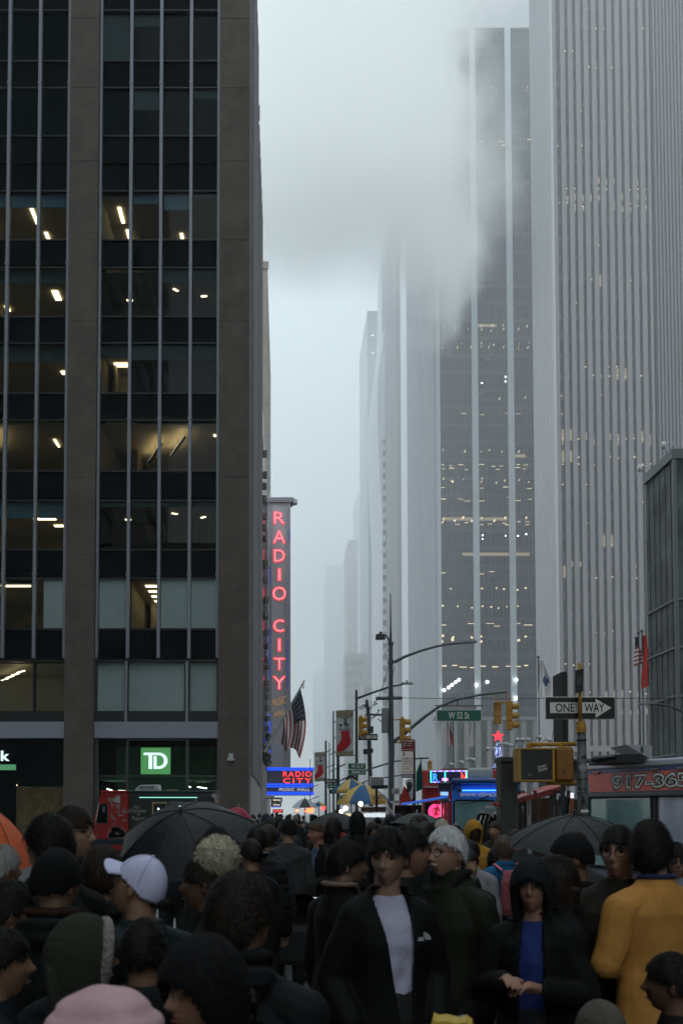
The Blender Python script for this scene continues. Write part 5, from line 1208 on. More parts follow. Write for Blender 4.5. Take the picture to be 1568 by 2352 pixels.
def person(name,label,x,ytop,d,heading=0,turn=0,tilt=0,nod=0,height=None,pose='down',skin=(.30,.17,.11),jacket=(.01,.011,.012),trousers=(.012,.013,.016),
           hair=('short',(.012,.009,.008)),hat=None,glasses=False,hood=None,collar=None,shirt=None,mous=None,detail=1,fem=0,wide=1.,coat=0,jr=.75,group=None,logo=None,beard=None,puff=False,bag=None,stripe=None,cat='person',brow=(.015,.01,.008)):
    zt=Z(ytop,d); xx=X(x,d,ytop); H=1.75; cap_extra={'beanie':.02,'cap':.02,'hood':.02,'brim':.05}.get(hat[0] if hat else ('hood' if hood else ''),.012)
    H=height or (zt-cap_extra); s=H/1.75
    t=thing('person',label,cat,(xx,d,0),0,group)
    vox=.005 if detail==1 else (.012 if detail==2 else .02)
    hr=Matrix.Rotation(R(turn),3,'Z')@Matrix.Rotation(R(tilt),3,'Y')@Matrix.Rotation(R(nod),3,'X'); hc=V((0,-.012,HZ))+ (V((.0,-.03,-.01)) if nod>8 else V((0,0,0)))
    # ---- body: one continuous surface
    b=MB(); head_mb(fem,hr,hc,1.,b)
    b.cap((0,.012,1.44),hc+V((0,.018,-.06)),.062*(1-.1*fem),.055*(1-.1*fem),14)
    b.loft([(.86,.12,.09,0,.01),(.95,.135,.10,0,.01),(1.08,.115,.085,0,.0),(1.25,.125,.095,0,.0),(1.35,.12,.088,0,.01),(1.43,.075,.062,0,.015),(1.475,.05,.05,0,.015)],20)
    for (sh,el,wr,sd) in skel(pose,wide):
        b.cap(V((sd*.06,.02,1.385)),sh+V((0,.01,-.01)),.042,.042,10); b.cap(sh+V((0,.01,-.01)),el,.042,.036,10); b.cap(el,wr,.040,.026,10)
        if detail<3: hand(b,wr,(wr-el),sd,.35 if pose in('down','pocket') else .55)
        else: b.cap(wr,wr+(wr-el).normalized()*.14,.03,.018,8)
    for (h_,k_,a_,f_) in legs: b.cap(h_,k_,.085,.055,10); b.cap(k_,a_,.05,.035,10); b.cap(a_+V((0,.02,-.04)),f_,.035,.03,8)
    me=remesh(b,vox,1,'body')
    me.transform(Matrix.Scale(s,4)); sk=M('skin_%d_%d_%d'%tuple(int(c*100) for c in skin),skin,.5,noise=.08,ns=14,spec=.4); link(me,'body',sk,t)
    # eyes
    if detail<3:
        for sx in (-1,1):
            e=MB(); c=hc+hr@V((sx*.031,-.0662,.009)); e.ell(c,.0122,12,8); o=e.build('eye',M('eye_white',(.13,.10,.09),.35),t,smooth=True,local=True)
            i=MB(); i.ell(hc+hr@V((sx*.031,-.0755,.009)),(.0062,.0045,.0065),10,6); i2=i.build('iris',M('iris_dark',(.01,.007,.005),.15),o,smooth=True,local=True)
            for o_ in (o,i2): o_.data.transform(Matrix.Scale(s,4))
            e=MB(); e.tube([hc+hr@V((sx*q,-.0815+abs(q-.031)*.35,.0165-abs(q-.031)*.35)) for q in (.019,.025,.031,.037,.044)],.0022,5); lo=e.build('eyelid',M('lash_dark',(.02,.012,.01),.7),o,local=True); lo.data.transform(Matrix.Scale(s,4))
            e=MB(); e.tube([hc+hr@V((sx*q,-.0955+abs(q)*.28,zz)) for q,zz in ((.012,.027),(.024,.033),(.036,.032),(.047,.024))],[.004,.0052,.0045,.002],6); o=e.build('eyebrow',M('brow_%d'%int(brow[0]*100),brow,.8),t,smooth=True,local=True); o.data.transform(Matrix.Scale(s,4))
        e=MB(); e.tube([hc+hr@V((q,-.1045+abs(q)*.5,-.0625+ (abs(q)*-.1))) for q in (-.024,-.012,0,.012,.024)],[.001,.003,.0038,.003,.001],6); o=e.build('mouth',M('lips_%d'%int(skin[0]*100),tuple(c*k for c,k in zip(skin,(.8,.5,.5))),.5),t,smooth=True,local=True); o.data.transform(Matrix.Scale(s,4))
    if mous:
        e=MB(); e.tube([hc+hr@V((q,-.1085+abs(q)*.5,-.049-abs(q)*.25)) for q in (-.026,-.015,0,.015,.026)],[.002,.005,.0055,.005,.002],7); o=e.build('moustache',M('moustache_mat',mous,.9,noise=.2,ns=90),t,smooth=True,local=True); o.data.transform(Matrix.Scale(s,4))
    # ---- trousers
    tr=MB()
    tr.loft([(.84,.14,.115,0,.01),(.95,.18,.13,0,.01),(1.06,.165,.12,0,.01)],16)
    for (h_,k_,a_,f_) in legs: tr.cap(h_,k_,.10,.075,10); tr.cap(k_,a_+V((0,0,.02)),.075,.062,10)
    me=remesh(tr,.016,2,'trousers'); me.transform(Matrix.Scale(s,4)); link(me,'trousers',M('cloth_%d_%d_%d'%tuple(int(c*1000) for c in trousers),trousers,.85,noise=.2,ns=5),t)
    for k,(h_,k_,a_,f_) in enumerate(legs):
        sh_=MB(); sh_.cap(a_+V((0,.03,-.035)),f_+V((0,-.05,.01)),.05,.042,10); o=sh_.build('shoe',M('shoe_black',(.015,.015,.015),.5),t,smooth=True,local=True); o.data.transform(Matrix.Scale(s,4))
    # ---- jacket
    def upper(inf,z0,sl=1.,vx=vox,neck=1.505,col=True):
        j=MB(); z1=z0
        j.loft([(z1,.175*wide+inf,.12+inf,0,.012),(1.0,.172*wide+inf,.118+inf,0,.01),(1.12,.158*wide+inf,.112+inf,0,.0),(1.26,.170*wide+inf,.122+inf,0,.0),(1.35,.165*wide+inf,.115+inf,0,.008),(1.42,.105+inf,.085+inf,0,.014),(neck,.068+inf*.6,.064+inf*.6,0,.018)],24)
        for (sh,el,wr,sd) in skel(pose,wide):
            dd=(wr-el).normalized(); j.cap(V((sd*.05,.018,1.432)),sh,.046+inf,.062+inf,12); j.cap(sh,el,.062+inf,.050+inf,12)
            j.cap(el,wr-dd*.01,.050+inf,.040+inf,12)
        return j
    z0=.84-coat; inf=.018 if not puff else .032
    j=upper(inf,z0); 
    if hood: # collar bulge behind the neck when hood is down
        if hood[0]=='down': j.ell((0,.085,1.455),(.125,.085,.06),16,10).tube([V((.10*math.sin(a_),.02+.10*math.cos(a_)+.03,1.475+.02*math.cos(a_))) for a_ in np.linspace(-2.3,2.3,16)],.024,8); 
    if collar and len(collar)<4: j.loft([(1.44,.10,.085,0,.02),(1.50,.092,.085,0,.02),(1.545,.088,.085,0,.025)],20)
    me=remesh(j,max(vox,.009),2,'jacket'); a=getv(me)
    # folds
    rr=np.random.RandomState(int(abs(x))+int(d*10)); 
    n=a/np.maximum(1e-6,np.linalg.norm(a-np.array([0,0,1.2]),axis=1)[:,None])
    hx=a-np.array([0,.0,0]); hx[:,2]=0; ln=np.linalg.norm(hx,axis=1)+1e-6; hx/=ln[:,None]
    w_=0
    for k in range(6): fq=rr.uniform(6,20); dv=rr.normal(size=3)*np.array([1,1,.8 if not puff else 0]); dv/=np.linalg.norm(dv)+1e-6; w_=w_+np.sin(a@dv*fq+rr.uniform(0,6)+1.4*np.sin(a[:,2]*9+k))/6
    amp=.021 if not puff else .010
    a+=hx*(w_*amp*(a[:,2]<1.46))[:,None]
    if puff: a+=hx*(.010*np.abs(np.sin(a[:,2]*math.pi/.075)))[:,None]
    setv(me,a)
    if shirt:
        # open front
        zz0,zz1,wt,wb,cx=shirt[1]
        bm=bmesh.new(); bm.from_mesh(me); dl=[]
        for f in bm.faces:
            c=f.calc_center_median()
            if c.y<-.03 and zz0<c.z<1.6 :
                q=min(1,max(0,(c.z-zz0)/(zz1-zz0))); ww=wb+(wt-wb)*q**1.2
                if abs(c.x-cx*(1-q))<ww: dl.append(f)
        bmesh.ops.delete(bm,geom=dl,context='FACES')
        for e in bm.edges:
            if e.is_boundary:
                for v in e.verts:
                    if v.co.y<-.03 and v.co.z<1.50:
                        q=min(1,max(0,(v.co.z-zz0)/(zz1-zz0))); ww=wb+(wt-wb)*q**1.2; mid=cx*(1-q); v.co.x=mid+(ww if v.co.x>mid else -ww)
        bm.to_mesh(me); bm.free(); me.update()
    me.transform(Matrix.Scale(s,4)); jm=M('cloth_%d_%d_%d'%tuple(int(c*1000) for c in jacket)+('r' if jr!=.75 else ''),jacket,jr,noise=.22,ns=6,bump=.10,bs=60,spec=.2); jo=link(me,'jacket',jm,t)
    if shirt:
        sm=M('shirt_%d_%d_%d'%tuple(int(c*100) for c in shirt[0]),shirt[0],.85,noise=.06,ns=9,bump=.3,bs=12); j=MB()
        j.loft([(.84,.160*wide,.118,0,.012),(1.0,.156*wide,.114,0,.01),(1.12,.142*wide,.108,0,.0),(1.26,.152*wide,.118,0,.0),(1.34,.145*wide,.110,0,.008),(1.41,.092,.084,0,.014),(1.462,.075,.068,0,.014)],24)
        me=remesh(j,.009,2,'shirt'); a=getv(me); a[:,1]+=(.004*np.sin(a[:,0]*60+np.sin(a[:,2]*14)*2)*(a[:,1]<0)); setv(me,a); me.transform(Matrix.Scale(s,4)); link(me,'shirt',sm,t)
        jo.modifiers.new('s','SOLIDIFY').thickness=.012
    if collar:
        m=MB(); thin=len(collar)>3; r=.082 if not thin else .064
        for q in range(1 if thin else 2): m.tube([V(((r+.012)*math.cos(a_),.022+(r+.004)*math.sin(a_)+(.0),(1.53 if not thin else 1.512) - .10*max(0,-math.sin(a_))**2 )) for a_ in np.linspace(-.42*math.pi+.0,1.42*math.pi,22)],.014 if not thin else .012,8)
        o=m.build('collar',M('collar_%d'%int(collar[0]*100),collar,.9,noise=.12,ns=60,bump=.5,bs=120),t,smooth=True,local=True); o.data.transform(Matrix.Scale(s,4))
    # ---- hair / hats built from the head grid
    def shell(k,z_cut,name,mt,noise=0,drop=0,front=None,seed=1,long=0,back=1.,fq=26,remesh_v=0):
        P=head_pts(72,52); base=np.stack([P[...,0],P[...,1],P[...,2]],-1); rs=np.random.RandomState(seed)
        th=np.linspace(0,math.pi,53)[:,None]; ph=np.linspace(0,2*math.pi,72,endpoint=False)[None,:]
        E_=np.stack([np.sin(th)*np.cos(ph)*.0755,np.sin(th)*np.sin(ph)*.100,np.cos(th)*np.ones_like(ph)*.120],-1)
        dirs=E_/np.linalg.norm(E_,axis=-1)[...,None]
        nn=np.zeros(E_.shape[:2])
        for q in range(10):
            dv=rs.normal(size=3); dv/=np.linalg.norm(dv); nn+=np.sin(E_@dv*rs.uniform(fq*2,fq*6)+rs.uniform(0,6))/5
        jit=rs.normal(size=nn.shape)*.35
        Q=E_+dirs*(k+noise*(nn+jit))[...,None]
        # keep mask
        y=dirs[...,1]; z=dirs[...,2]
        zc=np.where(y<0, z_cut[0]+(z_cut[1]-z_cut[0])*(1+y)**.8, z_cut[1]+(z_cut[2]-z_cut[1])*np.clip(y*1.5,0,1))
        zc=zc+.05*np.sin(ph*9+rs.uniform(0,6))*np.ones_like(zc)*(1 if noise>.001 else 0)
        keep=z>zc
        if long: 
            lowm=(z<-.1)&(y>-.45); Q[...,2]=np.where(lowm,Q[...,2]-long*np.clip(-z-.1,0,1),Q[...,2]); Q[...,0]=np.where(lowm,np.sign(Q[...,0])*np.maximum(abs(Q[...,0]),.05+.03*rs.rand()),Q[...,0]); Q[...,1]=np.where(lowm,Q[...,1]*.9+.01,Q[...,1])
        m=MB(); nu=72; m.v=[hc+hr@V(p) for p in Q.reshape(-1,3)]
        for i in range(52):
            for j in range(nu):
                if keep[i,j] and keep[i+1,j] and keep[i,(j+1)%nu]: m.f.append((i*nu+j,(i+1)*nu+j,(i+1)*nu+(j+1)%nu,i*nu+(j+1)%nu))
        # drop unused vertices later
        o=m.build(name,mt,t,smooth=True,local=True)
        bm=bmesh.new(); bm.from_mesh(o.data); bmesh.ops.delete(bm,geom=[v for v in bm.verts if not v.link_faces],context='VERTS'); bm.to_mesh(o.data); bm.free()
        sd=o.modifiers.new('s','SOLIDIFY'); sd.thickness=max(.006,k*.8); sd.offset=-1
        o.data.transform(Matrix.Scale(s,4)); return o,Q,keep
    def strands(Q,keep,mt,nm,L0,cnt,seed=3,wide_=.0011,grav=2.5):
        rs=random.Random(seed); m=MB(); idx=np.argwhere(keep[:-1,:-1]); 
        for q in range(cnt):
            i,j=idx[rs.randrange(len(idx))]; p=V(Q[i,j]); n_=p.normalized(); tn=V((rs.gauss(0,1),rs.gauss(0,1),rs.gauss(0,1)-grav)); tn=(tn-n_*tn.dot(n_)).normalized()
            l=L0*rs.uniform(.5,1.4); p1=p+n_*.002+tn*l*.5+n_*l*.08; p2=p+tn*l+n_*l*.12*rs.uniform(-1.,1.); sv=n_.cross(tn)*wide_
            a=[hc+hr@V(v) for v in (p-sv-n_*.004,p+sv-n_*.004,p1+sv,p1-sv,p2)]
            m.add(a,[(0,1,2,3),(3,2,4)])
        o=m.build(nm,mt,t,local=True); o.data.transform(Matrix.Scale(s,4)); return o
    if hair and (not hat or hair[0] in('long','afro','bob')):
        hm=M('hair_%d_%d_%d'%tuple(int(c*1000) for c in hair[1]),hair[1],.55,noise=.3,ns=60,stretch=(1,1,.25),bump=.18,bs=120,spec=.25); st=hair[0]
        n_str=(2200 if detail==1 else 400) if detail<3 else 0
        if st=='short': o,Q,k_=shell(.010,(.50,-.05,-.45),'hair',hm,.0028,seed=int(abs(x)))
        elif st=='crop': o,Q,k_=shell(.006,(.55,.05,-.40),'hair',hm,.001,seed=int(abs(x)))
        elif st=='mop': o,Q,k_=shell(.013,(.46,.02,-.50),'hair',hm,.0035,seed=int(abs(x)))
        elif st=='thick': o,Q,k_=shell(.016,(.52,-.20,-.72),'hair',hm,.003,seed=int(abs(x)),fq=18)
        elif st=='swept': o,Q,k_=shell(.013,(.70,.12,-.62),'hair',hm,.0022,seed=int(abs(x)))
        elif st=='bob': o,Q,k_=shell(.016,(.45,-.9,-1.1),'hair',hm,.003,seed=int(abs(x)),long=.06)
        elif st=='long': o,Q,k_=shell(.018,(.45,-.95,-1.1),'hair',hm,.004,seed=int(abs(x)),long=.22)
        elif st=='afro': o,Q,k_=shell(.05,(.40,-.4,-.7),'hair',hm,.012,seed=int(abs(x)),fq=40)
        if n_str: o2=strands(Q,k_,hm,'hair_strands',{'short':.022,'crop':.008,'mop':.034,'thick':.028,'swept':.020,'bob':.04,'long':.05,'afro':.02}[st],n_str*(2 if st in('afro','thick','swept') else 1)); o2.parent=o
        if st=='bun': pass
        if len(hair)>2: # bun / puff on top-back
            c=hair[2]; m=MB(); m.ell((0,0,0),c[3],24,16); a=np.array([tuple(v) for v in m.v]); rs=np.random.RandomState(5); a*=(1+.10*rs.normal(size=(len(a),1))*.6+.05*np.sin(a@np.array([90,70,80]))[:,None]); m.v=[hc+hr@(V(p)+V(c[:3])) for p in a]
            bm_=M('bun_%d'%int(c[4][0]*100),c[4],.85,noise=.4,ns=70,bump=.8,bs=120); o=m.build('hair_bun',bm_,t,smooth=True,local=True)
            rs=random.Random(2); mm=MB()
            for q in range(1600):
                n_=V((rs.gauss(0,1),rs.gauss(0,1),rs.gauss(0,1))).normalized(); tn=n_.orthogonal().normalized(); tn=Matrix.Rotation(rs.random()*6.28,3,n_)@tn; p=n_*c[3]*.93; l=c[3]*rs.uniform(.15,.35)
                a_=[p-tn*.001,p+tn*.001,p+n_*l*.5+tn*l*.4,p+n_*l*rs.uniform(.4,1)+tn*l*.8]; mm.add([hc+hr@(V(v)+V(c[:3])) for v in a_],[(0,1,2,3)])
            o3=mm.build('hair_strands',bm_,o,local=True)
            for o_ in (o,o3): o_.data.transform(Matrix.Scale(s,4))
    if hat:
        kind,colr=hat[0],hat[1]; hm=M('hat_%s_%d_%d_%d'%((kind,)+tuple(int(c*1000) for c in colr)),colr,.85,noise=.12,ns=10,bump=(.06 if kind in('cap','pinkhat') else .2),bs=60,spec=.2)
        if kind=='beanie': o,Q,k_=shell(.016,(.28,.0,-.30),'hat',hm,.0012,seed=3); 
        elif kind=='hoodup': 
            o,Q,k_=shell(.032,(.46,-1.2,-1.2),'hood',hm,.003,seed=4,fq=10,long=.12)
            if len(hat)>2:
                m=MB(); m.tube([hc+hr@V((.098*math.sin(a_),-.068-.012*math.cos(a_),.005+.115*math.cos(a_))) for a_ in np.linspace(-2.4,2.4,26)],.02,8); o=m.build('fur_trim',M('fur_trim_mat',hat[2],.95,noise=.3,ns=40,bump=.9,bs=80),t,smooth=True,local=True); o.data.transform(Matrix.Scale(s,4))
        elif kind=='cap':
            o,Q,k_=shell(.012,(.30,.05,-.22),'hat',hm,.0006,seed=3,fq=12)
            m=MB(); rows_=[]
            for i in range(7):
                for j in range(13):
                    a_=R(-60+120*j/12); L0=.075*i/6; m.v.append(hc+hr@V(((.088+L0*.55)*math.sin(a_),-(.098+L0*1.0)*math.cos(a_)-.0*i,.052-.012*i/6-.035*(math.sin(a_)**2))))
            for i in range(6):
                for j in range(12): m.f.append((i*13+j,i*13+j+1,(i+1)*13+j+1,(i+1)*13+j))
            b_=m.build('brim',hm,o,smooth=True,local=True); b_.modifiers.new('s','SOLIDIFY').thickness=.005
            m2=MB(); m2.ell(hc+hr@V((0,0,.134)),(.008,.008,.005)); m2.build('button',hm,o,smooth=True,local=True).data.transform(Matrix.Scale(s,4))
            m3=MB(); m3.ell(hc+hr@V((0,.112,-.012)),(.040,.012,.022),14,8); m3.build('strap_opening',M('hair_12_9_8',(.012,.009,.008),.6),o,smooth=True,local=True).data.transform(Matrix.Scale(s,4))
            m4=MB(); 
            for q in range(6):
                a_=q*math.pi/3+.3; m4.tube([hc+hr@V((.0935*math.sin(e_)*math.cos(a_),.1135*math.sin(e_)*math.sin(a_),.1335*math.cos(e_))) for e_ in np.linspace(.08,1.35,8)],.0011,4)
            m4.build('seam',M('cap_seam',tuple(c*.7 for c in colr),.9),o,local=True).data.transform(Matrix.Scale(s,4))
            b_.data.transform(Matrix.Scale(s,4))
        elif kind=='brim':
            o,Q,k_=shell(.018,(.36,.2,.1),'hat',hm,.0008,seed=3)
            m=MB(); 
            for i in range(6):
                for j in range(36):
                    a_=2*math.pi*j/36; L0=.030*i/5; m.v.append(hc+hr@V(((.098+L0)*math.cos(a_),(.116+L0)*math.sin(a_),.050-.030*i/5)))
            for i in range(5):
                for j in range(36): m.f.append((i*36+j,i*36+(j+1)%36,(i+1)*36+(j+1)%36,(i+1)*36+j))
            b_=m.build('brim',hm,o,smooth=True,local=True); b_.modifiers.new('s','SOLIDIFY').thickness=.006; b_.data.transform(Matrix.Scale(s,4))
        elif kind=='pinkhat':
            m=MB(); m.ell((0,0,0),(1,1,1),56,36); a=np.array([tuple(v) for v in m.v]); z=a[:,2]; fold=1-.055*np.exp(-((z-.30)/.07)**2)-.07*np.exp(-((z+.05)/.06)**2)-.05*np.exp(-((z-.62)/.06)**2)+.012*np.sin(a[:,0]*9+a[:,1]*7)
            a=a*np.array([.158,.165,.150])*fold[:,None]; a=a[:,:]; m.v=[hc+hr@(V(p)+V((0,.0,.03))) for p in a]; m.build('hat',hm,t,smooth=True,local=True).data.transform(Matrix.Scale(s,4))
    if hood and hood[0]=='down' and False: pass
    if glasses:
        gm=M('glasses_dark',(.01,.01,.012),.3) if glasses!='gold' else M('glasses_gold',(.3,.2,.1),.3,metal=.8); m=MB()
        for sx in (-1,1):
            m.tube([hc+hr@V((sx*.033+.024*math.cos(a_),-.104+.012*abs(.033+.024*math.cos(a_)*1)*2,.006+.019*math.sin(a_))) for a_ in np.linspace(0,2*math.pi,16)],.0019,6,caps=False)
            m.tube([hc+hr@V((sx*.056,-.098,.012)),hc+hr@V((sx*.080,-.05,.012)),hc+hr@V((sx*.084,.015,.006))],.0018,5)
        m.tube([hc+hr@V((-.009,-.106,.008)),hc+hr@V((.009,-.106,.008))],.0018,5); o=m.build('glasses',gm,t,local=True); o.data.transform(Matrix.Scale(s,4))
        if glasses=='sun':
            for sx in (-1,1): m=MB(); m.ell(hc+hr@V((sx*.033,-.1015,.006)),(.022,.003,.018),12,8); m.build('lens',blackm,o,smooth=True,local=True).data.transform(Matrix.Scale(s,4))
    if logo:
        lg=M('logo_white',(.5,.5,.52),.6); m=MB(); bx_,bz_=logo
        for q,r in enumerate((.030,.022,.014)):
            n_=8; o1=[(r*math.cos(a_),r*math.sin(a_)) for a_ in np.linspace(0,math.pi/2,n_)]; o2=[((r-.006)*math.cos(a_),(r-.006)*math.sin(a_)) for a_ in np.linspace(math.pi/2,0,n_)]
            m.prism([(bx_+u,-.163,bz_+v) for u,v in o1+o2][::-1],(0,.008,0))
        m.ob((bx_-.012,-.159,bz_+.006),.02,.008,.005); m.ob((bx_-.014,-.159,bz_-.002),.026,.008,.005); o=m.build('emblem',lg,t,local=True); o.data.transform(Matrix.Scale(s,4))
    if bag:
        m=MB(); m.loft([(.98,.13,.07,0,.19),(1.05,.15,.085,0,.20),(1.3,.14,.08,0,.20),(1.42,.10,.05,0,.18)],16); me=remesh(m,.015,2,'backpack'); me.transform(Matrix.Scale(s,4)); o=link(me,'backpack',M('bag_%d'%int(bag[0]*100),bag,.7,noise=.2,bump=.4,bs=30),t)
        m=MB()
        for sx in (-1,1): m.tube([V((sx*.10,.15,1.42)),V((sx*.12,.03,1.475)),V((sx*.12,-.12,1.40)),V((sx*.13,-.15,1.2)),V((sx*.14,-.06,1.08))],.016,6,flat=.5)
        m.build('strap',M('strap_%d'%int(bag[0]*100),tuple(min(1,c*1.6) for c in bag),.7),o,local=True).data.transform(Matrix.Scale(s,4))
    t.rotation_euler=(0,0,R(heading)); return t
BK=(.005,.0055,.006); SK=(0.374,0.211,0.148); SK2=(.16,.085,.055); SKD=(.05,.028,.02); DH=(.010,.008,.007); BR=(.03,.018,.012)
P=person
# --- nearest row
P('a','person low in the corner wearing a puffy pale pink hat',232,2300,2.05,heading=150,turn=0,hat=('pinkhat',(.62,.40,.42)),jacket=(.02,.02,.025),wide=.9,fem=1)
P('b','person seen from behind in an olive green hood with pale fur trim',185,2104,3.0,heading=150,turn=-40,hat=('hoodup',(.030,.035,.024),(.38,.34,.31)),jacket=(.012,.014,.018),puff=True)
P('c','person in a plain black knit beanie with a brown scarf, back turned',128,1938,3.6,heading=172,hood=('down',),turn=-15,hat=('beanie',(.004,.004,.0045)),jacket=(.008,.009,.01),collar=(.07,.03,.018),wide=1.05)
P('d','dark haired person with large round hair at left under the orange umbrella',117,1868,4.3,heading=-140,turn=20,hair=('thick',DH),jacket=BK)
P('e','man in glasses half hidden behind round dark hair at left',163,1846,5.0,heading=50,turn=20,hair=('short',BR),glasses=True,skin=SK)
P('f','person in a tilted pale lavender white baseball cap, brim to the left',322,1950,3.75,heading=-150,turn=38,tilt=-6,nod=-24,hat=('cap',(.62,.63,.86)),jacket=(.010,.022,.028),jr=.55,fem=0)
P('g','person with curly frizzy blond hair bunched on top, facing left',478,1960,4.3,heading=-95,turn=-5,hair=('short',(.02,.014,.01),(.0,.055,.125,.095,(.78,.68,.50))),skin=SK2,jacket=BK,fem=1)
P('h','large dark brown haired man in a black coat, back turned, bottom centre left',548,1992,2.75,heading=165,hood=('down',),turn=-25,hair=('thick',(.022,.015,.011)),jacket=(.008,.010,.012),coat=.2,wide=1.12,collar=(.012,.013,.015))
P('i','woman with a dark hood and lit nose at the bottom edge, facing left',478,2150,2.4,heading=-62,turn=10,nod=5,hat=('hoodup',(.006,.006,.007)),hair=('bob',DH),skin=(0.328,0.179,0.117),jacket=BK,fem=1,wide=.9)
P('j','person with brown wavy hair behind the white cap',235,1935,4.6,heading=170,hood=('down',),hair=('thick',(.035,.022,.014)),jacket=(.012,.012,.010))
P('k','pale haired person cut by the left edge below the orange umbrella',0,1935,5.0,heading=140,hair=('short',(.35,.34,.33)),jacket=BK)
P('k2','dark clothed person cut by the left edge beside the black beanie',18,2010,3.7,heading=120,hood=('down',),hair=('short',DH),jacket=(.012,.012,.014))
P('k3','person in a navy jacket at the lower left corner',-10,2120,3.0,heading=110,hair=('short',DH),jacket=(.010,.014,.020))
# --- middle row
P('l','man in a black jacket with cream fleece collar and glasses, facing right',790,1924,5.05,heading=125,turn=-20,hair=('short',DH),glasses='gold',skin=(0.328,0.195,0.140),jacket=(.005,.0055,.006),collar=(.52,.37,.29))
P('m','young dark haired man in an open black jacket over a lavender white tee',890,1896,4.45,heading=12,turn=-32,nod=6,hair=('mop',(.010,.008,.008)),skin=(0.359,0.211,0.152),jacket=(.005,.0055,.006),shirt=((.50,.50,.66),(.80,1.46,.085,.024,.055)),pose='pocket',logo=(.105,1.285),wide=.88)
P('n','man facing right squeezed behind the young man in the open jacket',930,1892,5.0,heading=60,turn=15,hair=('short',DH),skin=(.26,.14,.09))
P('o','elderly man with thick white hair, glasses and moustache in a dark olive hooded coat',1030,1890,5.0,heading=-42,turn=-12,hair=('swept',(.80,.80,.82)),glasses=True,mous=(.45,.44,.43),skin=(0.406,0.234,0.172),jacket=(.016,.019,.011),hood=('down',),collar=(.016,.018,.012),wide=.95,coat=.12,brow=(.3,.3,.3))
P('p','woman in a shiny dark hood and black coat over a deep blue scarf',1222,1970,4.55,heading=-18,turn=-4,hat=('hoodup',(.010,.014,.017)),hair=('long',(.014,.010,.008)),skin=(0.359,0.195,0.136),jacket=(.005,.005,.006),shirt=((.010,.028,.17),(.84,1.44,.055,.07,.0)),pose='clasp',fem=1,coat=.35,wide=.92)
P('q','man in a mustard yellow sweater with dark hair, back turned',1496,1881,4.6,heading=196,turn=-42,hair=('thick',DH),skin=SK,jacket=(.52,.25,.06),pose='hold',wide=.98,collar=(.02,.03,.10,1),trousers=(.008,.008,.009))
P('r','bearded man in dark framed glasses left of the mustard sweater',1420,1890,4.8,heading=-25,turn=-8,hair=('short',DH),glasses=True,skin=(0.328,0.187,0.133),jacket=(.022,.021,.015))
P('s','woman with sunglasses and a white and navy plaid jacket at the right edge',1549,1933,6.8,heading=-10,hair=('bob',DH),glasses='sun',skin=(.33,.19,.14),jacket=(.22,.23,.25),fem=1,pose='fold')
P('t','person in a plain black beanie under the black umbrella at right',1318,1905,5.2,heading=-100,hat=('beanie',(.008,.008,.009)),jacket=BK)
P('u','woman with wavy dark brown hair behind the woman with the blue scarf',1283,1963,4.7,heading=-95,turn=-15,hair=('bob',(.02,.013,.009)),skin=(.28,.16,.11),jacket=BK,fem=1)
P('v','person with ash blond hair in a blue and pink jacket carrying a pink backpack',1157,1915,9.2,heading=-165,hair=('thick',(.12,.085,.06)),jacket=(.015,.12,.28),bag=(.45,.12,.14),detail=2,pose='hold')
P('w','vendor in a bright yellow hood with a black apron beside the parked SUV',1086,1883,11.5,heading=8,hat=('hoodup',(.42,.22,.03)),skin=SKD,jacket=(.42,.22,.03),detail=2,pose='down',hair=None)
P('x','person in a pale grey jacket just right of the white haired man',1080,1925,8.5,heading=160,hair=('short',DH),jacket=(.26,.26,.28),detail=2)
P('y','person in a bright pink coat left of the blue and pink jacket',1135,1945,10.5,heading=150,hair=('bob',DH),jacket=(.45,.01,.16),detail=2,fem=1)
P('z','reddish haired man in a black jacket over a slate blue shirt, hand on a stroller',730,1884,11.,heading=-55,turn=-10,hair=('crop',(.06,.03,.016)),skin=(.38,.17,.12),jacket=BK,shirt=((.07,.11,.19),(.84,1.44,.09,.08,.0)),pose='push',detail=2)
P('aa','person in a charcoal grey sweater and black cap, back turned',662,1876,10.5,heading=178,turn=25,hat=('beanie',(.008,.008,.008)),skin=SK,jacket=(.045,.045,.047),detail=2)
P('ab','person in a black puffer coat with a pale grey hood down',590,1895,8.5,heading=175,hair=('thick',DH),jacket=(.010,.010,.012),puff=True,collar=(.34,.32,.30),detail=2)
P('ac','person in a navy jacket with white script lettering',640,1872,15,heading=178,hair=('short',DH),jacket=(.008,.013,.03),detail=2)
P('ad','person in an all black hooded coat before the hot dog cart',820,1864,13,heading=175,hat=('hoodup',(.008,.009,.010)),jacket=(.008,.009,.010),detail=2)
P('ae','person in a red and black plaid shirt under the flat dark umbrella',768,1892,14,heading=170,hair=('short',DH),jacket=(.20,.012,.010),detail=2)
P('af','person in a cream knit beanie by the neon awning bar',1013,1877,12,heading=150,hat=('beanie',(.38,.34,.28)),jacket=BK,detail=2)
P('ag','grey beanie person by the lower right corner of the yellow sweater',1385,2285,3.0,heading=-150,hat=('beanie',(.10,.09,.075)),jacket=(.02,.018,.015))
P('ah','person in a black coat at the lower right edge',1548,2180,3.3,heading=-120,hair=('short',DH),jacket=(.010,.010,.011),skin=SK2)
P('ai','person in a dark teal coat behind the olive hood',330,2090,3.3,heading=170,height=1.5,hair=('short',DH),jacket=(.012,.020,.024))
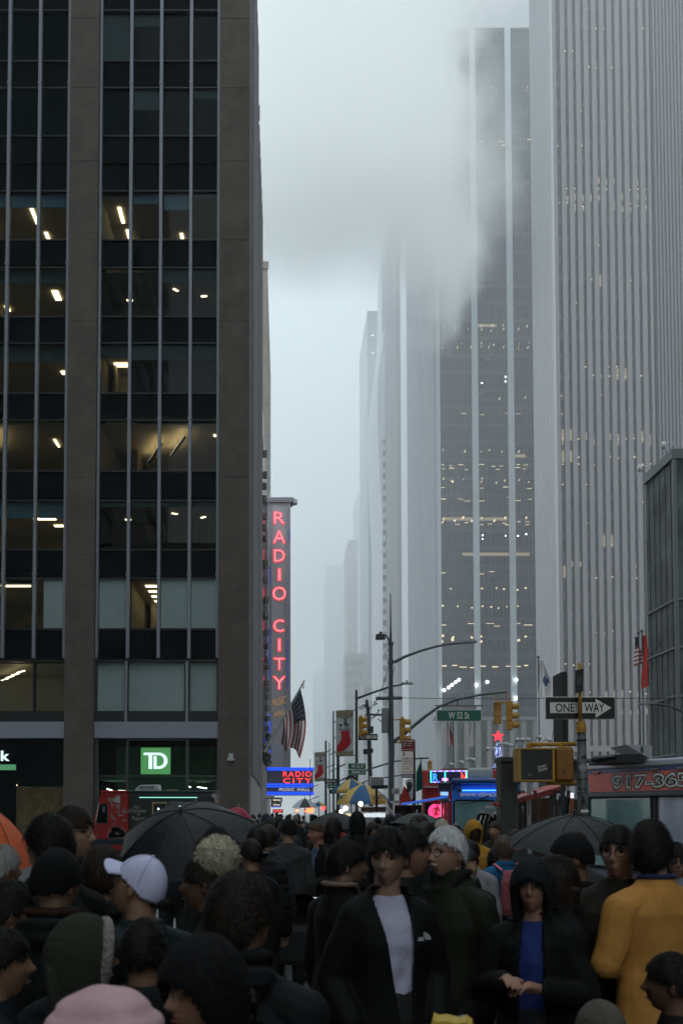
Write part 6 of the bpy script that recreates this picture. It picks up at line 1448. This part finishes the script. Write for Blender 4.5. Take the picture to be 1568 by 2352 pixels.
# distant crowd: templates, then copies
def recolor(t,col,nm):
    for c in t.children:
        if c.name.startswith('jacket'):
            pass
specs=[('dark haired pedestrian in black further up the street',dict(hair=('short',DH),jacket=(.010,.011,.012))),
 ('brown haired pedestrian in charcoal further up the street',dict(hair=('thick',(.03,.02,.014)),jacket=(.03,.031,.034))),
 ('black beanie pedestrian further up the street',dict(hat=('beanie',(.01,.01,.011)),jacket=(.014,.014,.016))),
 ('dark red hat pedestrian further up the street',dict(hat=('beanie',(.14,.014,.012)),jacket=(.015,.015,.02))),
 ('dark blue hooded pedestrian further up the street',dict(hat=('hoodup',(.02,.03,.05)),jacket=(.02,.03,.05))),
 ('grey haired pedestrian further up the street',dict(hair=('short',(.18,.17,.16)),jacket=(.03,.03,.028))),
 ('pale blue hooded pedestrian further up the street',dict(hat=('hoodup',(.16,.20,.26)),jacket=(.16,.20,.26))),
 ('scarlet jacket pedestrian further up the street',dict(hair=('bob',DH),jacket=(.32,.015,.015),fem=1)),
 ('olive coat pedestrian further up the street',dict(hair=('crop',BR),jacket=(.03,.035,.02))),
 ('long haired pedestrian in black further up the street',dict(hair=('long',(.02,.013,.01)),jacket=(.012,.012,.012),fem=1))]
wts=[6,4,5,1,2,2,1,1,3,4]
rc=random.Random(21); spots=[]
def free(x,y,r=.5): return all((x-a)**2+(y-b)**2>r*r for a,b in spots)
for c in bpy.data.objects:
    if c.get('category')=='person': spots.append((c.location.x,c.location.y))
protos=[]
for k,(lb,kw) in enumerate(specs):
    t=P('c%d'%k,lb,700+k*20,1880,16,heading=180,detail=3,group='pedestrians packed further up the street',**kw); protos.append([t,False])
places=[]
tries=0
while len(places)<118 and tries<9000:
    tries+=1
    Yq=6.2+ (rc.random()**1.15)*46; sx=rc.uniform(505,1160) if Yq>12 else rc.choice([rc.uniform(380,760),rc.uniform(840,1000),rc.uniform(1060,1330)])
    xw=(sx-650)/2299*Yq
    if Yq>21 and xw>3.2: continue
    if abs(xw-X(850,28))<1.3 and 26.5<Yq<30: continue
    if Yq<12 and 640<sx<760: continue
    if not free(xw,Yq,.52): continue
    spots.append((xw,Yq)); places.append((xw,Yq))
places.sort(key=lambda q:q[1])
for i,(xw,Yq) in enumerate(places):
    k=rc.choices(range(10),wts)[0]
    if i<10 : k=rc.choice([0,2,9,1,0,2])
    pr_=protos[k]
    if not pr_[1]: t=pr_[0]; pr_[1]=True
    else: t=copy_tree(pr_[0])
    t['_k']=k
    t.location=(xw,Yq,.14 if (xw<-.2 and Yq>41) else 0); t.rotation_euler.z=R(180+rc.gauss(0,28) if rc.random()<.72 else rc.gauss(0,45)); q=rc.uniform(.93,1.045); t.scale=(q,q,q)
for t,u in protos:
    if not u: t.location=(rc.uniform(-.5,3),30+rc.random()*8,0)
NTH=['nearest','second nearest','third nearest','fourth nearest','fifth nearest','sixth nearest','seventh nearest','eighth nearest','ninth nearest','tenth nearest']
cnt={}
crowd=[o for o in bpy.data.objects if o.get('group')=='pedestrians packed further up the street']
for o in sorted(crowd,key=lambda o:o.location.y):
    sxp=650+o.location.x/max(1,o.location.y)*2299; a=math.degrees(o.rotation_euler.z)%360
    lm='below the bank windows' if sxp<520 else 'beside the bank pillar' if sxp<610 else 'below the marquee' if sxp<720 else 'left of the hot dog cart' if sxp<790 else 'before the hot dog cart' if sxp<880 else 'left of the red truck' if sxp<970 else 'before the blue truck' if sxp<1120 else 'before the dark stall'
    fc_='back turned' if 120<a<240 else 'face toward the viewer' if (a<60 or a>300) else 'seen from the side'
    lb=o['label'].replace(' further up the street',''); key=(lb,fc_,lm); n_=cnt.get(key,0); cnt[key]=n_+1
    o['label']=lb+', '+fc_+', '+lm+(', '+NTH[min(n_,9)] if True else '')
    if '_k' in o: del o['_k']
# stroller and yellow bag
st=thing('stroller','dark pushchair with a rounded black hood pushed by the man in the blue shirt','stroller',(X(690,9.6),9.6,0))
m=MB(); xs=X(690,9.6); n=14
for i in range(n):
    for j in range(8):
        f=lambda a,b:(xs+.26*math.cos(math.pi*a/n),9.6+.32*math.sin(math.pi/2*b/8)-.1,.78+.30*math.sin(math.pi*a/n)*math.cos(math.pi/2*b/8))
        m.quad(f(i,j),f(i+1,j),f(i+1,j+1),f(i,j+1))
m.build('hood',blackm,st,smooth=True)
m=MB(); m.bx(xs-.24,xs+.24,9.4,9.9,.42,.78); m.build('seat',M('pram_cloth',(.012,.012,.014),.8),st,bevel=.05)
m=MB(); 
for sx in(-.25,.25): m.tube([(xs+sx,9.2,.12),(xs+sx,9.6,.5),(xs+sx,9.95,1.0)],.012,6); m.tube([(xs+sx,9.95,.12),(xs+sx,9.5,.5)],.012,6)
m.tube([(xs-.25,9.95,1.0),(xs+.25,9.95,1.0)],.014,6); m.build('frame',chrome,st)
for sx in(-.25,.25):
    for yy in (9.2,9.95): wheel((xs+sx,yy,.12),.12,st,'x')
yb=thing('shopping_bag','bright yellow paper bag at the bottom edge below the white haired man','bag',(X(1035,2.9),2.9,.75)); 
m=MB(); A=D(985,2352,2.9);
m.prism([P_(982,2500,2.9),P_(986,2366,2.9),P_(993,2340,2.9),P_(1004,2346,2.9),P_(1022,2344,2.9),P_(1048,2350,2.9),P_(1070,2346,2.9),P_(1084,2356,2.9),P_(1078,2500,2.9)][::-1],(.02,.10,0)); m.build('bag_body',M('bag_yellow',(.6,.40,.05),.6,noise=.1,bump=.2,bs=8),yb)
MB().tube([P_(1052,2352,2.97),P_(1054,2338,2.98),P_(1063,2334,2.98),P_(1072,2340,2.98),P_(1074,2352,2.97)],.006,6).build('handle',M('bag_white',(.38,.38,.40),.6),yb)
# ================================================================ air
def volbox(name,x0,x1,y0,y1,z0,z1,dens,col=(.95,.97,1)):
    m=bpy.data.materials.new(name+'_air'); m.use_nodes=True; n=m.node_tree; n.nodes.clear()
    o=n.nodes.new('ShaderNodeOutputMaterial'); v=n.nodes.new('ShaderNodeVolumePrincipled')
    v.inputs['Color'].default_value=(*col,1); v.inputs['Density'].default_value=dens; v.inputs['Anisotropy'].default_value=0.
    n.links.new(v.outputs[0],o.inputs['Volume'])
    return tag(MB().bx(x0,x1,y0,y1,z0,z1).build(name,m),kind='stuff'),m,v
volbox('haze',-130,150,-150,1250,-1.5,200,.00035)
_,fm,fv=volbox('fog_bank',-90,120,128,900,-.4,190,.0034,(.94,.97,1))
n=fm.node_tree; tc=n.nodes.new('ShaderNodeTexCoord'); sx=n.nodes.new('ShaderNodeSeparateXYZ'); q=n.nodes.new('ShaderNodeMapRange')
q.inputs[1].default_value=0; q.inputs[2].default_value=160; q.inputs[3].default_value=.0015; q.inputs[4].default_value=.0042
n.links.new(tc.outputs['Object'],sx.inputs[0]); n.links.new(sx.outputs['Z'],q.inputs[0]); q2=n.nodes.new('ShaderNodeMapRange'); q2.inputs[1].default_value=275; q2.inputs[2].default_value=480; q2.inputs[3].default_value=1; q2.inputs[4].default_value=1.5; n.links.new(sx.outputs['Y'],q2.inputs[0]); mm=n.nodes.new('ShaderNodeMath'); mm.operation='MULTIPLY'; n.links.new(q.outputs[0],mm.inputs[0]); n.links.new(q2.outputs[0],mm.inputs[1]); n.links.new(mm.outputs[0],fv.inputs['Density'])
pl=D(870,300,190)
x0,x1=X(440,190),X(1260,190); z0,z1=Z(760,190),Z(-330,190)
ob,m,v=volbox('steam_cloud',x0,x1,150,205,z0,min(z1,196),.05,(.99,.997,1)); v.inputs['Anisotropy'].default_value=.0
n=m.node_tree; l=n.links.new
tc=n.nodes.new('ShaderNodeTexCoord'); sx=n.nodes.new('ShaderNodeSeparateXYZ'); l(tc.outputs['Object'],sx.inputs[0])
nz=n.nodes.new('ShaderNodeTexNoise'); nz.inputs['Scale'].default_value=.038; nz.inputs['Detail'].default_value=5; nz.inputs['Roughness'].default_value=.55
l(tc.outputs['Object'],nz.inputs['Vector'])
def mr(inp,a,b,c,d):
    q=n.nodes.new('ShaderNodeMapRange'); q.interpolation_type='SMOOTHSTEP'; q.inputs[1].default_value=a; q.inputs[2].default_value=b; q.inputs[3].default_value=c; q.inputs[4].default_value=d; l(inp,q.inputs[0]); return q.outputs[0]
def mth(op,a,b):
    q=n.nodes.new('ShaderNodeMath'); q.operation=op
    for i,k in enumerate((a,b)):
        if isinstance(k,(int,float)): q.inputs[i].default_value=k
        else: l(k,q.inputs[i])
    return q.outputs[0]
# signed coordinates shifted by noise
nn=mth('MULTIPLY',mth('SUBTRACT',nz.outputs['Fac'],.5),56.)
xr=X(1088,190); zb=Z(660,190)
px=mth('ADD',sx.outputs['X'],nn)
pz_=mth('ADD',sx.outputs['Z'],mth('MULTIPLY',nn,.5))
right=mr(px,xr-4,xr+2.5,1.,0.)
# right edge recedes to the left low down and near the top
bot=mr(mth('ADD',pz_,mth('MULTIPLY',mr(px,X(900,190),X(1060,190),0.,1.),14.)),zb-4,zb+9,0.,1.)
yy=mr(sx.outputs['Y'],150,160,0.,1.); y2=mr(sx.outputs['Y'],196,205,1.,0.)
dn=mth('MULTIPLY',mth('MULTIPLY',right,bot),mth('MULTIPLY',yy,y2))
dn=mth('MULTIPLY',dn,mr(sx.outputs['X'],X(1088,190),X(1140,190),1.,0.)); dn=mth('MULTIPLY',dn,.08)
l(dn,v.inputs['Density'])

# ================================================================ repeated pieces as parts of their own
def explode(names,limit=100):
    cnt={}
    for o in [q for q in bpy.data.objects if q.type=='MESH' and q.parent and q.name.split('.')[0] in names]:
        me=o.data; nv=len(me.vertices); base=o.name.split('.')[0]
        if nv%8 or nv<16 or len(me.polygons)*8!=nv*6 or o.children: continue
        mt=me.materials[0] if me.materials else None; co=[tuple(v.co) for v in me.vertices]; pf=[tuple(p.vertices) for p in me.polygons]; n=nv//8
        key=(o.parent.name,base); left=max(0,limit-cnt.get(key,0)-1); k=min(n,left)
        order=list(range(n))
        for i in order[:k]:
            m2=bpy.data.meshes.new(base); m2.from_pydata(co[i*8:i*8+8],[],[tuple(v-i*8 for v in f) for f in pf[i*6:i*6+6]]); 
            if mt: m2.materials.append(mt)
            c=bpy.data.objects.new(base,m2); C.objects.link(c); c.parent=o.parent
            for md in o.modifiers:
                b=c.modifiers.new('bevel','BEVEL'); b.width=md.width; b.segments=2; b.limit_method='ANGLE'
        cnt[key]=cnt.get(key,0)+k
        if k<n:
            m2=bpy.data.meshes.new(base); m2.from_pydata(co[k*8:],[],[tuple(v-k*8 for v in f) for f in pf[k*6:]])
            if mt: m2.materials.append(mt)
            c=bpy.data.objects.new(base,m2); C.objects.link(c); c.parent=o.parent; c['kind']='stuff'
        bpy.data.objects.remove(o)
def merge_stuff():
    d={}
    for o in bpy.data.objects:
        if o.type=='MESH' and o.parent and o.get('kind')=='stuff': d.setdefault((o.parent.name,o.name.split('.')[0]),[]).append(o)
    for (pn,base),L_ in d.items():
        if len(L_)<2: continue
        v=[];f=[];mi=[];mats=[]
        for o in L_:
            k=len(v); v+=[tuple(q.co) for q in o.data.vertices]; mt=o.data.materials[0]
            if mt not in mats: mats.append(mt)
            for p in o.data.polygons: f.append(tuple(i+k for i in p.vertices)); mi.append(mats.index(mt))
        me=bpy.data.meshes.new(base); me.from_pydata(v,[],f)
        for mt in mats: me.materials.append(mt)
        me.polygons.foreach_set('material_index',mi)
        c=bpy.data.objects.new(base,me); C.objects.link(c); c.parent=L_[0].parent; c['kind']='stuff'
        for o in L_: bpy.data.objects.remove(o)
explode({'lit_window','mullion','spandrel','transom','rib','window','window_band','joint','side_pier','base_column','star','grille','vent_slat','side_cladding','desk','fairy_lights','blue_tube','led_light'})
merge_stuff()
